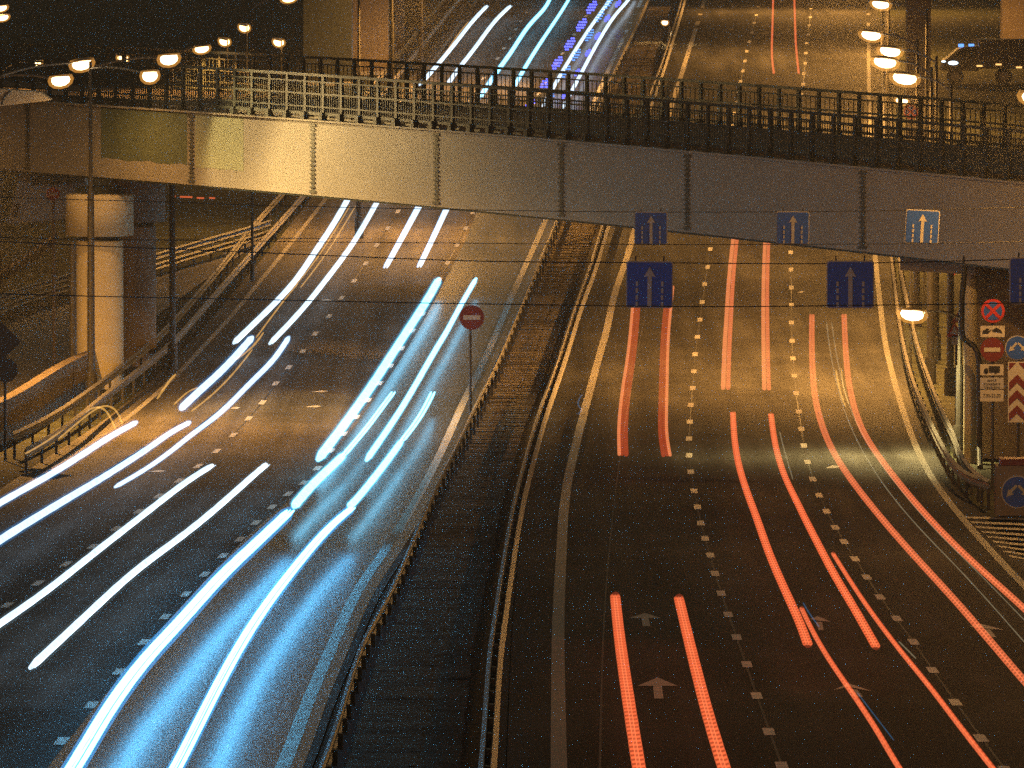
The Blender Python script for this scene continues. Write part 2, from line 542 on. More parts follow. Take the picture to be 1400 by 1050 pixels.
# ribbed slabs along the median
mb = MB()
for frac, wid in ((.36, .42), (.70, .30)):
    a, b = np.array(path(L_RAIL, 0)), np.array(path(R_RAIL, 0))
    a, b = a[np.argsort(a[:, 1])], b[np.argsort(b[:, 1])]
    for y in np.arange(118, 560, .95):
        x0, x1 = np.interp(y, a[:, 1], a[:, 0]), np.interp(y, b[:, 1], b[:, 0])
        w_ = (x1 - x0) * wid * (1 + .1 * random.random())
        mb.box((x0 + (x1 - x0) * frac, y, zg(y) + .02 + .03 * random.random()), (w_, .5, .07))
struct(mb.build('median_ribs', M['rib']))


M['tar'] = mat('tar_seam', (.012, .012, .012), .7, 0, .3, 3)

# painted lines
def line(name, px, wm, m, h=.008):
    mb_ = MB()
    mb_.sweep(path(px, h), [(-wm / 2, 0), (wm / 2, 0)])
    return struct(mb_.build(name, m))


line('edge_line', L_SH, .24, M['paint'])
line('edge_line', R_SH, .26, M['edge_paint'])
line('edge_line', R_EDGE, .2, M['worn_paint'])
line('edge_line', L_EDGE, .2, M['edge_paint'])

def dashes(pts):
    P = [hit(x, y, .01) for x, y in pts]
    P.sort(key=lambda p: p[1])
    mb_ = MB()
    for i, p in enumerate(P):
        a, b = P[max(0, i - 2)], P[min(len(P) - 1, i + 2)]
        t = np.array([b[0] - a[0], b[1] - a[1]])
        t /= np.linalg.norm(t)
        n = np.array([t[1], -t[0]])
        vs = []
        for e in (-1.05, 0, 1.05):
            for s_ in (-.095, .095):
                q = np.array(p[:2]) + t * e + n * s_
                vs.append((q[0], q[1], zg(q[1]) + .01))
        mb_.add(vs, [(0, 1, 3, 2), (2, 3, 5, 4)])
    return struct(mb_.build('lane_dashes', M['paint']))


for d_ in (DA, DB, DC, DE):
    dashes(d_)
    ln = line('tar_seam', d_[::2], .045, M['tar'], .005)
line('tar_seam', [(820, 1060), (822, 950), (828, 800), (845, 640), (868, 500), (884, 420)], .04, M['tar'], .005)


def decal(name, polys, m, h=.01):
    mb_ = MB()
    for poly in polys:
        mb_.add([hit(x, y, h) for x, y in poly], [tuple(range(len(poly)))])
    return struct(mb_.build(name, m))


def arrow(x, y, w, hh, m, lean=0):
    decal('arrow_marking', [[(x - w / 2, y + hh * .40), (x, y), (x + w / 2, y + hh * .40)],
                            [(x - w * .11, y + hh * .405), (x + w * .11, y + hh * .405), (x + w * .13 + lean, y + hh), (x - w * .1 + lean, y + hh)]], m)


arrow(899, 926, 55, 29, M['arrow_paint'], 1)
arrow(882, 838, 45, 18, M['arrow_paint'], 1)
decal('arrow_marking', [[(1138, 944), (1160, 934), (1192, 945), (1175, 942), (1160, 939)], [(1160, 941), (1172, 943), (1180, 953), (1168, 952)]], M['arrow_paint'])
decal('arrow_marking', [[(1108, 846), (1118, 842), (1136, 850), (1122, 849)], [(1115, 850), (1124, 850), (1126, 861), (1119, 862)]], M['arrow_paint'])
decal('arrow_marking', [[(1325, 856), (1342, 853), (1373, 861), (1352, 860)], [(1344, 860), (1354, 861), (1363, 872), (1354, 870)]], M['arrow_paint'])
decal('arrow_marking', [[(1128, 640), (1138, 636), (1148, 637), (1146, 640)]], M['paint'])
for q in ((437, 535, 24), (429, 555.5, 24), (443, 410.5, 24), (321, 557.5, 16), (214, 644, 26), (975, 593, 20), (1095, 399, 10)):
    decal('arrow_marking', [[(q[0] - q[2] / 2, q[1] + 1), (q[0] + q[2] * .1, q[1] - 1.4), (q[0] + q[2] / 2, q[1] - .6), (q[0] + q[2] * .2, q[1] + 1.4)]], M['paint'] if q[0] != 975 else M['gravel'])
decal('hatched_marking', [[(1318 + k * 7.5, 706 + k * 6.6), (1402 + k * 4, 708 + k * 7.5), (1402 + k * 4, 711 + k * 7.5), (1321 + k * 7.5, 708.6 + k * 6.6)] for k in range(0, 9)], M['edge_paint'])


# ------------------------------------------------------------------ guard rails
WB = [(-.02, .0), (.05, .06), (-.01, .12), (-.01, .19), (.05, .25), (-.02, .31)]


def guard_rail(px, label, z0=.45, spacing=4.0, side=1, beams=1, post=True, name='guard_rail', limit=98, m='zinc'):
    hb = z0 + .16
    P = [(p[0], p[1], p[2] - hb) for p in path(px, hb, 8)]
    base = P[len(P) // 2]
    t = thing(name, base, label, 'guard rail')
    prof = [(a * side, b) for a, b in WB] + [(a * side - .012 * side, b) for a, b in WB[::-1]]
    for k in range(beams):
        mb_ = MB()
        mb_.sweep([(p[0], p[1], p[2] + z0 - k * .42) for p in P], prof, True)
        mb_.build('beam', M[m], t, origin=base)
    if post:
        A = np.array(P)
        Ls = np.concatenate([[0], np.cumsum(np.linalg.norm(np.diff(A, axis=0), axis=1))])
        ss = np.arange(1.0, Ls[-1], spacing)
        pts = [np.array([np.interp(s_, Ls, A[:, i]) for i in range(3)]) for s_ in ss]
        pts.sort(key=lambda p: p[1])
        pm = MB()
        pm.box((0, 0, .32), (.08, .08, .74))
        me0 = None
        for p in pts[:limit]:
            if me0 is None:
                ob = pm.build('post', M['pole'])
                me0 = ob.data
            else:
                ob = bpy.data.objects.new('post', me0)
                COL.objects.link(ob)
            ob.parent = t
            ob.location = (p[0] - base[0] - .09 * side, p[1] - base[1], p[2] - base[2])
    return t


guard_rail(L_RAIL, 'long galvanised crash barrier beside the oncoming headlight lanes, left side of the central median', side=-1)
guard_rail(R_RAIL, 'long galvanised crash barrier on the central median, the one right of the dark ribbed strip', side=-1)
guard_rail(R_RAIL2, 'low crash barrier facing the red tail light lanes, rightmost rail of the central median', side=1, z0=.3, post=True)
guard_rail(LO_RAIL, 'crash barrier along the outer left edge of the headlight carriageway, nearest its yellow line', side=1, spacing=4.5)
guard_rail(LO_RAIL2, 'crash barrier with close posts between the round bridge pier and the headlight carriageway', side=1, spacing=4.5, z0=.5)
guard_rail(RO_RAIL, 'curving crash barrier along the right edge of the tail light road, below the lit lamp', side=-1, spacing=3.5)
guard_rail([(1352, 664), (1330, 650), (1311, 622), (1305, 600), (1285, 560), (1268, 515), (1255, 478), (1244, 430), (1234, 385), (1228, 345), (1222, 250), (1216, 130), (1212, 0)], 'second curving crash barrier right of the first, passing just below the lit lamp', side=-1, spacing=3.5, z0=.5)
guard_rail([(-80, 440), (0, 410), (25, 399), (97, 378), (160, 366), (210, 352), (280, 331), (335, 316), (370, 305)], 'two beam barrier along the far side of the dim side road at left', z0=.75, beams=2, spacing=3, m='signback')

# dark parapet between the side road and the pier
mb = MB()
mb.sweep(path([(-120, 655), (0, 604), (50, 572), (96, 542), (140, 524)], 0), [(-.18, -.1), (-.18, 1.25), (.18, 1.25), (.18, -.1)], True)
tag(mb.build('parapet_wall', M['brown_concrete']), 'dark low concrete wall at the left edge, running to the foot of the round pier', 'wall')

# ------------------------------------------------------------------ bridge
BOT = [(-420, 205), (-200, 218), (0, 232), (120, 243), (262, 254), (430, 267), (600, 280), (768, 298), (940, 319), (1180, 345), (1400, 370), (1620, 396), (1900, 430)]
TOP = [(-420, 116), (-200, 126), (0, 137), (140, 145), (262, 154), (430, 166.5), (600, 179.5), (768, 193.5), (940, 208.5), (1180, 230.5), (1400, 251), (1620, 273), (1900, 302)]
bx = [p[0] for p in BOT]
cb = np.polyfit(bx, [p[1] for p in BOT], 3)
ct = np.polyfit([p[0] for p in TOP], [p[1] for p in TOP], 3)
yb_ = lambda x: float(np.polyval(cb, x))
yt_ = lambda x: float(np.polyval(ct, x))
Db = lambda x: 1.0 / (1 / 291.0 + (1 / 244.5 - 1 / 291.0) * x / 1400.0)
BX = list(np.arange(-420, 1901, 20.0))
bdir = np.array(at(1400, 300, Db(1400)))[:2] - np.array(at(0, 300, Db(0)))[:2]
bdir /= np.linalg.norm(bdir)
bn = np.array([-bdir[1], bdir[0]])       # away from the camera
BRZ = math.atan2(bdir[1], bdir[0])
DECKW = 9.5


def bp(x, up=0.0, back=0.0, top=True):
    q = at(x, yt_(x), Db(x))
    p = np.array(q if top else (q[0], q[1], at_y(x, yb_(x), q[1])[2]))
    p[2] += up
    p[:2] += bn * back
    return p


b0 = bp(700)
bridge = thing('overpass_bridge', b0, 'pale steel girder overpass crossing above both carriageways, with dark railings', 'bridge')
# outer girder: web and bottom flange, the top flange carries the deck edge
mb = MB()
n = len(BX)
vs = []
for x in BX:
    a, b = bp(x), bp(x, 0, 0, False)
    vs += [tuple(a), tuple(b), tuple(np.append(b[:2] + bn * .25, b[2])), tuple(np.append(a[:2] + bn * .25, a[2]))]
fs = []
for i in range(n - 1):
    for j in range(4):
        fs.append((i * 4 + j, i * 4 + (j + 1) % 4, (i + 1) * 4 + (j + 1) % 4, (i + 1) * 4 + j))
mb.add(vs, fs)
mb.build('girder', M['girder'], bridge, origin=b0)
mb = MB()
mb.sweep([bp(x, 0, .1, False) for x in BX], [(-.16, -.06), (.08, -.06), (.08, -.003), (-.16, -.003)], True)
mb.build('bottom_flange', M['dark_steel'], bridge, origin=b0)
mb = MB()
mb.sweep([bp(x) for x in BX], [(-.22, .003), (.14, .003), (.14, .06), (-.22, .06)], True)
mb.build('top_flange', M['girder'], bridge, origin=b0)
mb = MB()
mb.sweep([bp(x, .0, DECKW / 2) for x in BX], [(-DECKW / 2, -.45), (DECKW / 2 - .3, -.45), (DECKW / 2 - .3, -.02), (-DECKW / 2, .12)], True)
mb.build('deck', M['brown_concrete'], bridge, origin=b0)
mb = MB()
mb.sweep([bp(x, -2.0, DECKW - .2) for x in BX], [(-.15, 0), (.15, 0), (.15, 1.52), (-.15, 1.52)], True)
mb.build('girder', M['girder'], bridge, origin=b0)
mb = MB()
mb.sweep([bp(x, .06, .75) for x in BX], [(-.16, -.02), (.16, -.02), (.16, .2), (-.16, .2)], True)
mb.build('kerb_beam', M['girder'], bridge, origin=b0)
# splice columns: a thin plate with rows of horizontal cleats
for sx in (-190, 38, 262, 428, 597, 768, 940, 1180, 1420):
    mb = MB()
    a, b = bp(sx), bp(sx, 0, 0, False)
    hgt = a[2] - b[2]
    k = 16
    for i in range(k):
        z = b[2] + hgt * (.05 + .9 * i / (k - 1))
        wid = .30 if i in (0, k - 1) else .24
        c = b[:2] - bn * .02
        mb.box((c[0], c[1], z), (wid * 1.25, .04, .05 if i not in (0, k - 1) else .09), BRZ)
    c = b[:2] - bn * .008
    mb.box((c[0], c[1], b[2] + hgt * .5), (.16, .016, hgt * .94), BRZ)
    mb.build('splice_plate', M['splice'], bridge, origin=b0)


def patch_mesh(x0, x1, f0, wob, m):
    mb_ = MB()
    vs_, n_ = [], 28
    for i in range(n_ + 1):
        x = x0 + (x1 - x0) * i / n_
        a, b = bp(x), bp(x, 0, 0, False)
        zb = b[2] + (a[2] - b[2]) * (f0 + wob * (math.sin(i * .55 + x0) + .5 * math.sin(i * 1.3)))
        c = a[:2] - bn * .006
        vs_ += [(c[0], c[1], a[2] - .03), (c[0], c[1], zb)]
    mb_.add(vs_, [(2 * i, 2 * i + 1, 2 * i + 3, 2 * i + 2) for i in range(n_)])
    mb_.build('paint_patch', m, bridge, origin=b0)


patch_mesh(138, 256, .27, .012, M['patch'])
patch_mesh(267, 333, .25, .006, M['patch_pale'])


def railing(back, up0, label, infill):
    t = thing('bridge_railing', bp(700, up0, back), label, 'railing')
    o = np.array(t.location)
    A = np.array([bp(x, up0, back) for x in BX])
    for h_, th_, nm in ((1.46, .09, 'top_rail'), (1.24, .045, 'middle_rail'), (.84, .06, 'middle_rail'), (.42, .045, 'middle_rail'), (.2, .09, 'bottom_rail')):
        mb_ = MB()
        mb_.sweep(A + np.array([0, 0, h_]), [(-.04, -th_ / 2), (.04, -th_ / 2), (.04, th_ / 2), (-.04, th_ / 2)], True)
        mb_.build(nm, M['rail_paint'], t, origin=o)
    Ls = np.concatenate([[0], np.cumsum(np.linalg.norm(np.diff(A, axis=0), axis=1))])
    pm = MB()
    pm.box((0, 0, .72), (.13, .09, 1.44), BRZ)
    pm.box((-bn[0] * .05, -bn[1] * .05, .1), (.2, .2, .3), BRZ)
    me0 = None
    mid = Ls[-1] / 2
    ss = [s_ for s_ in np.arange(mid - 47, mid + 44, 1.06) if Ls[0] < s_ < Ls[-1]]
    for s_ in ss[:98]:
        p = [np.interp(s_, Ls, A[:, i]) for i in range(3)]
        if me0 is None:
            ob = pm.build('post', M['rail_paint'])
            me0 = ob.data
        else:
            ob = bpy.data.objects.new('post', me0)
            COL.objects.link(ob)
        ob.parent = t
        ob.location = tuple(np.array(p) - o)
    mb_ = MB()
    for s_ in np.arange(mid - 46, mid + 44, infill):
        p = [np.interp(s_, Ls, A[:, i]) for i in range(3)]
        mb_.box((p[0], p[1], p[2] + .72), (.024, .02, 1.04), BRZ)
    q = mb_.build('baluster', M['rail_paint'], t, origin=o)
    q['kind'] = 'stuff'
    return t


railing(.05, .06, 'nearer of the two dark green bridge railings, standing on the pale girder edge', .13)
railing(DECKW - .4, .05, 'farther of the two dark bridge railings, seen behind the near one across the deck', .25)


# piers
def pier(x, D, r, capr, ztop, capH, m, label, shadow_neck=.22):
    p = gp(x, D)
    t = thing('bridge_pier', p, label, 'pier')
    H = ztop - p[2]
    mb_ = MB()
    mb_.lathe(p, [(r * 1.0, -.3), (r, H - capH - shadow_neck), (r * .99, H - capH - shadow_neck + .04), (r * .5, H - capH - shadow_neck + .05)], 36)
    mb_.build('shaft', m, t, True, origin=p)
    mb_ = MB()
    mb_.lathe(p, [(r * .86, H - capH - shadow_neck + .045), (r * .86, H - capH - .02)], 30)
    mb_.build('shadow_neck', M['dark_steel'], t, True, origin=p)  # dark material stands in for the shadow band under the capital
    mb_ = MB()
    mb_.lathe(p, [(r * .8, H - capH), (capr, H - capH), (capr, H - .12), (capr * .97, H - .02), (capr * .5, H)], 40)
    mb_.build('capital', m, t, True, origin=p)
    mb_ = MB()
    mb_.box((p[0], p[1], H + p[2] + .12), (1.2, 1.2, .26), BRZ)
    mb_.build('bearing', M['dark_steel'], t, origin=p)
    return t


zb_l = bp(140, 0, 0, False)[2]
P1 = gp(137, 287)
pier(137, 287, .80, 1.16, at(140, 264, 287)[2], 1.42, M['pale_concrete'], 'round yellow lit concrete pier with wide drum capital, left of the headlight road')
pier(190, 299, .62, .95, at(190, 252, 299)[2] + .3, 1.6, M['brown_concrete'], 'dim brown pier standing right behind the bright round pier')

# ------------------------------------------------------------------ street lamps
LAMP = []


def lamp_depth(y, h=11.0):
    a, b = 200.0, 352.0
    f = lambda D: at(0, y, D)[2] - zg(at(0, y, D)[1]) - h
    best = min(np.arange(a, b, 1.0), key=lambda D: abs(f(D)))
    return float(best)


def lamp_head(t, o, p, away, size, lensm, energy, colr, spot=158, tip=.10, lean=0.0):
    """p: lens centre; away: unit xy from head back to the pole"""
    ax = np.array([away[0], away[1], 0.0])
    sd = np.array([-away[1], away[0], 0.0])
    up = np.array([0, 0, 1.0])
    L = .42 * size
    # shell: a rounded cobra head
    mb_ = MB()
    rows, k = [], 10
    vs = []
    for i in range(8):
        f = i / 7
        w = (.06 + .13 * math.sin(min(1, f * 1.15) * math.pi * .62)) * size * (1 if f < .9 else .8)
        hgt = (.05 + .04 * math.sin(f * math.pi)) * size
        c = np.array(p) + ax * (L * (1.05 - 2.1 * f)) + up * (.11 * size + tip * L * (2.1 * f - 1.05))
        for j in range(k):
            a = math.pi * j / (k - 1)
            vs.append(c + sd * w * math.cos(a) + up * hgt * math.sin(a))
    fs = [(i * k + j, i * k + j + 1, (i + 1) * k + j + 1, (i + 1) * k + j) for i in range(7) for j in range(k - 1)]
    fs += [tuple(range(k)), tuple(range(7 * k, 8 * k))[::-1]]
    fs += [(i * k, (i + 1) * k, (i + 1) * k + k - 1, i * k + k - 1) for i in range(7)]
    mb_.add(vs, fs)
    hd = mb_.build('lamp_head', M['zinc'], t, True, origin=o)
    mb_ = MB()
    vs, fs = [], []
    kk, rr = 14, 5
    for i in range(rr):
        for j in range(kk):
            a = 2 * math.pi * j / kk
            q = math.cos((i / (rr - 1) * 1.35 - .35) * math.pi / 2 * .98)
            e = math.sin((i / (rr - 1) * 1.35 - .35) * math.pi / 2)
            d = ax * (.38 * size * math.cos(a) * q) + sd * (.24 * size * math.sin(a) * q) + up * (.01 * size - .20 * size * e)
            d = d + up * (-tip * float(np.dot(d, ax)))
            vs.append(np.array(p) + d)
    for i in range(rr - 1):
        for j in range(kk):
            fs.append((i * kk + j, i * kk + (j + 1) % kk, (i + 1) * kk + (j + 1) % kk, (i + 1) * kk + j))
    fs.append(tuple((rr - 1) * kk + j for j in range(kk)))
    mb_.add(vs, fs)
    mb_.build('lens', lensm, hd, True, origin=np.array(p))
    gb = MB()  # lens shape enlarged into a glowing shell, the lamp's halo as geometry
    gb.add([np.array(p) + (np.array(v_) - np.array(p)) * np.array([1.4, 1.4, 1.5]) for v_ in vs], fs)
    gb.build('halo_shell', M['lamp_halo'], hd, True, origin=np.array(p))
    ld = bpy.data.lights.new('lamp_light', 'SPOT' if spot else 'POINT')
    ld.energy = energy * 1.45
    ld.color = colr
    if spot:
        ld.spot_size = R(spot)
        ld.spot_blend = .7
    ld.shadow_soft_size = .16
    lo = bpy.data.objects.new('lamp_light', ld)
    COL.objects.link(lo)
    lo.parent = t
    lo.rotation_euler = (0, lean * (1 if away[0] > 0 else -1), 0)
    q = np.array(p) - np.array([0, 0, .24 * size]) - o
    lo.location = tuple(q)
    return hd


SOD = (1.0, .46, .10)
SODY = (1.0, .66, .26)


def street_lamp(lenses, pole, label, energy=9000, size=1.0, lensm='lens', col=SOD, group=None, ptop=None, rad=.1, spot=158, lean=0.0):
    """lenses: world lens centres; pole: world ground point"""
    o = np.array(pole, float)
    t = thing('street_lamp', o, label, 'street lamp', group)
    top = max(l[2] for l in lenses) - .15 if ptop is None else ptop
    mb_ = MB()
    mb_.rod(o + np.array([0, 0, -.2]), (o[0], o[1], o[2] + .9), rad * 2.1, 12, rad * 1.9)
    mb_.rod((o[0], o[1], o[2] + .9), (o[0], o[1], o[2] + (top - o[2]) * .62), rad * 1.25, 12, rad * 1.1)
    mb_.rod((o[0], o[1], o[2] + (top - o[2]) * .62), (o[0], o[1], top), rad * .72, 12, rad * .5)
    mb_.build('pole', M['pole'], t, origin=o)
    for l in lenses:
        l = np.array(l)
        d = o[:2] - l[:2]
        dist = np.linalg.norm(d)
        d = d / max(dist, 1e-6)
        mb_ = MB()
        prev = np.array([o[0], o[1], top - .25])
        end = l + np.append(d * .42 * size, .05)
        for i in range(1, 7):
            f = i / 6
            cur = prev * 0 + np.array([o[0], o[1], top - .25]) * (1 - f) + end * f
            cur[2] += .12 * math.sin(f * math.pi)
            mb_.rod(prev, cur, .035, 8)
            prev = cur
        mb_.build('arm', M['zinc'], t, origin=o)
        lamp_head(t, o, l, d, size, M[lensm], energy, col, spot, lean=lean)
    return t


G_L = 'sodium street lamps over the ramps at left'
# the pair on the post in front of the pier
pb = gp(125, 281)
street_lamp([at(231, 81, 277), at(205, 104, 273)], pb, 'tall dark lamp post before the round pier, its two lamps lighting the bridge girder', 3300, 1.0, col=SODY, spot=112, lean=.80)
pb = gp(-8, 279)
street_lamp([at(112, 88, 281), at(83, 110, 276)], pb, 'lamp post at the far left with two bright lamps above the bridge end', 700, 1.0)
for (x, y, lab) in ((168, 80, 'small lit lamp just left of the two lamps lighting the girder'),
                    (276, 67, 'leftmost lit lamp of the row of three rising to the right above the railing'),
                    (307, 57, 'middle lit lamp of the row of three rising to the right above the railing'),
                    (334, 38, 'highest lit lamp of the row of three rising to the right above the railing'),
                    (381, 58, 'lone lit lamp just left of the big dark rectangular pier')):
    D = 296.0 if x == 276 else 425.0
    l = at(x, y, D)
    pl = gp(236, D) if x == 276 else gp(x + 4, D)
    street_lamp([l], pl, lab, 16000 if x == 276 else 700, .72 if x == 276 else 1.0, 'lens_far', rad=.09 if x == 276 else .045)
for (x, y, lab, s_) in ((50, 86, 'smallest twin tube lamp at the far left above the bridge end', .6), (1, 11, 'upper of two lamps cut by the left photo edge', .7), (3, 24, 'lower of two lamps cut by the left photo edge', .7), (395, -2, 'lamp cut by the top photo edge beside the dark pier', .8)):
    D = 345.0
    l = at(x, y, D)
    street_lamp([l], gp(x - 50, D), lab, 600, s_, 'lens_far', rad=.045)

for (x, y, lab, s_) in ((1204, 6, 'topmost lit lamp of the cluster right of the far tail light road', .85),
                        (1191, 48, 'leftmost lit lamp of the right cluster, second from the top', .9),
                        (1217, 70, 'third lit lamp down in the right cluster, touching the one below', .9),
                        (1210, 85, 'fourth lit lamp down in the right cluster, overlapped from above', .95),
                        (1237, 107, 'lowest large lit lamp of the right cluster, just above the railing', 1.0)):
    D = max(lamp_depth(y, 11.0), 283)
    l = at(x, y, D)
    street_lamp([l], gp(x + 62, D), lab, 17000, s_ + .12, 'lens')
street_lamp([at(1233, 138, 300)], gp(1275, 300), 'small pale lamp seen at the railing top below the right cluster', 1500, .6, 'lens_far')
# the rows go on up the hill, their heads above the photo
for D in (395, 440, 490, 545):
    p = gp(1214 - (D - 395) * .02, D)
    street_lamp([(p[0] - 2.2, p[1], p[2] + 11)], p, 'yellow lit lamp pole in the row right of the far tail light road', 30000, 1, 'lens', SOD, 'lamp poles right of the far road')
for D in (370, 420, 464):
    p = gp(545 + (D - 430) * .9, D)
    street_lamp([(p[0] + 2.2, p[1], p[2] + 11)], p, 'dark lamp pole beside the far rail of the headlight road, near the rectangular pier', 22000, 1, 'lens', SOD, 'lamp poles left of the far road')
# low lamp under the bridge
l = at(1247, 430, 251)
street_lamp([l], gp(1312, 252), 'brilliant low lamp on a long arm beneath the bridge, right of the road', 6000, 1.0, 'lens', (1.0, .74, .28), ptop=l[2] + .1)
# unseen lamps added beyond the frame to light girder, pier and road
for (X, D, e, sp) in ((16.8, 232, 3000, 0), (17, 206, 1500, 0), (17, 150, 700, 0), (-21, 266, 42000, 164), (-22.4, 300, 42000, 150)):
    p = gp(700 + X / D * F, D)
    street_lamp([(p[0] - math.copysign(2.4, X), p[1], p[2] + 11)], p, 'unseen sodium lamp on a dark post, added to light girder and road', e, 1, 'lens', SOD, 'unseen lamp posts added for their light', spot=sp)
# small floodlight on the median, far away
p = gp(915, 505)
street_lamp([at(909, 31, 503)], p, 'small yellow floodlight on the far median beside the dark rails', 900, .75, 'lens', SODY, ptop=at(909, 31, 503)[2] + .2, rad=.06)


# ------------------------------------------------------------------ signs
def disc(r, n=40):
    return [(r * math.cos(2 * math.pi * i / n), r * math.sin(2 * math.pi * i / n)) for i in range(n)]


def rect(w, h, cx=0, cz=0):
    return [(cx - w / 2, cz - h / 2), (cx + w / 2, cz - h / 2), (cx + w / 2, cz + h / 2), (cx - w / 2, cz + h / 2)]


def rrect(w, h, r):
    out = []
    for cx, cz, a0 in ((w / 2 - r, h / 2 - r, 0), (-w / 2 + r, h / 2 - r, 90), (-w / 2 + r, -h / 2 + r, 180), (w / 2 - r, -h / 2 + r, 270)):
        for k in range(5):
            a = R(a0 + k * 22.5)
            out.append((cx + r * math.cos(a), cz + r * math.sin(a)))
    return out


def rot(poly, a):
    c, s_ = math.cos(a), math.sin(a)
    return [(x * c - z * s_, x * s_ + z * c) for x, z in poly]


def layer(polys, name, m, o, t, y, yaw=0.0, thick=.006, roll=0.0):
    mb_ = MB()
    for p in polys:
        mb_.prism(rot(p, roll), y - thick, y, o, yaw)
    return mb_.build(name, m, t, origin=o)


def text_part(body, size, o, t, m, y, sx=1.0):
    cu = bpy.data.curves.new('lettering', 'FONT')
    cu.body = body
    cu.size = size
    cu.align_x = 'CENTER'
    cu.align_y = 'CENTER'
    cu.extrude = .004
    ob = bpy.data.objects.new('lettering', cu)
    COL.objects.link(ob)
    dg = bpy.context.evaluated_depsgraph_get()
    me = bpy.data.meshes.new_from_object(ob.evaluated_get(dg))
    bpy.data.objects.remove(ob)
    for v in me.vertices:
        x, yy, z = v.co
        v.co = (x * sx, y - z, yy)
    me.materials.clear()
    me.materials.append(m)
    q = bpy.data.objects.new('lettering', me)
    COL.objects.link(q)
    q.parent = t
    q.location = tuple(np.array(o) - np.array(t.location))
    return q


def lane_sign(x, y, D, size, label, m_arrow, roll=0.0, cut=False):
    o = np.array(at(x, y, D))
    t = thing('lane_sign', o, label, 'road sign', 'blue lane arrow signs on the span wires')
    s_ = size
    layer([rrect(s_, s_, .06 * s_)], 'border', m_arrow, o, t, .02, 0, .03, roll)
    layer([rrect(s_ * .95, s_ * .95, .05 * s_)], 'panel', M['blue'], o, t, -.016, 0, .006, roll)
    ar = [(-.045, -.47), (.045, -.47), (.045, .18), (.125, .16), (0, .38), (-.125, .16), (-.045, .18)]
    layer([[(a * s_, b * s_) for a, b in ar]], 'arrow', m_arrow, o, t, -.028, 0, .006, roll)
    ds = []
    for sx in (-.27, .27):
        for k in range(4):
            ds.append(rect(.05 * s_, .10 * s_, sx * s_, (-.42 + k * .145) * s_))
    layer(ds, 'lane_dash', m_arrow, o, t, -.028, 0, .006, roll)
    layer([rect(.03, .16, sx * s_, .5 * s_ + .02) for sx in (-.3, .3)], 'hanger', M['signback'], o, t, .05, 0, .02, roll)
    return t


M['dim_white'] = mat('weathered_white_sign', (.34, .34, .36), .55, 0, .12, 5)
DU, DL = 234.0, 165.0
lane_sign(890, 312, DU, 45 / F * DU, 'smaller blue lane arrow sign hanging before the girder, leftmost of the upper three', M['dim_white'])
lane_sign(1084, 311.5, DU, 45 / F * DU, 'smaller blue lane arrow sign hanging in the middle of the upper three', M['dim_white'], R(-.5))
lane_sign(1261, 310, DU, 46 / F * DU, 'brighter white bordered blue lane sign, rightmost of the upper three, slightly tilted', M['white'], R(-3))
lane_sign(888, 389, DL, 64 / F * DL, 'larger blue lane arrow sign hanging above the red trails, leftmost of the lower row', M['dim_white'], R(-.5))
lane_sign(1162.5, 389, DL, 65 / F * DL, 'larger blue lane arrow sign of the lower row, right of the middle red trails', M['dim_white'])
lane_sign(1412, 384, DL, 64 / F * DL, 'larger blue lane arrow sign cut by the right photo edge', M['dim_white'])


def span_wire(pts, D, label, r=.011):
    P = [at(x, y, D) for x, y in smooth(pts, 6, 1)]
    mb_ = MB()
    for a, b in zip(P[:-1], P[1:]):
        mb_.rod(a, b, r, 6)
    tag(mb_.build('span_wire', M['wire']), label, 'cable')


span_wire([(-300, 255), (0, 270), (225, 276), (360, 281), (700, 288), (900, 290), (1084, 289.5), (1261, 287), (1400, 283), (1700, 270)], DU, 'thin black cable across the bridge girder holding the tops of the smaller blue signs')
span_wire([(-300, 318), (0, 325), (350, 330), (700, 333), (900, 334.5), (1084, 334), (1261, 333), (1400, 330), (1700, 318)], DU, 'thin black cable along the bottom edges of the smaller blue signs')
span_wire([(-300, 318), (0, 330), (120, 336), (350, 345), (560, 354), (700, 358), (890, 359), (1050, 360.5), (1162, 360), (1412, 354), (1700, 340)], DL, 'thin black cable holding the tops of the larger blue signs')
span_wire([(-300, 388), (0, 402), (330, 409), (560, 414), (700, 416), (890, 419), (1050, 419), (1200, 417), (1412, 414), (1700, 400)], DL, 'lowest thin black cable, along the bottom edges of the larger blue signs')


def post_part(t, o, h, r=.035, m=None):
    mb_ = MB()
    mb_.rod((o[0], o[1] + .06, o[2] - .2), (o[0], o[1] + .06, o[2] + h), r, 8)
    return mb_.build('post', m or M['pole'], t, origin=o)


def no_entry(t, c, r, face, bar):
    layer([disc(r)], 'face', face, c, t, 0, 0, .02)
    layer([rect(r * 1.36, r * .36)], 'bar', bar, c, t, -.026, 0, .005)


g = np.array(hit(643, 566))
t = thing('no_entry_sign', g, 'dull red no entry sign on a thin post beside the central median', 'road sign')
D = depth(g)
c = np.array(at_y(645, 434, g[1]))
no_entry(t, c, 17 / F * D, M['maroon'], M['dim_white'])
post_part(t, g, c[2] - g[2], .045)

g = np.array(gp(74, 300))
t = thing('no_entry_sign', g, 'small bright red no entry sign on a post left of the round pier', 'road sign')
c = np.array(at_y(72.5, 265, g[1]))
no_entry(t, c, 9 / F * 300, M['red'], M['white'])
post_part(t, g, c[2] - g[2], .06, M['brown_concrete'])

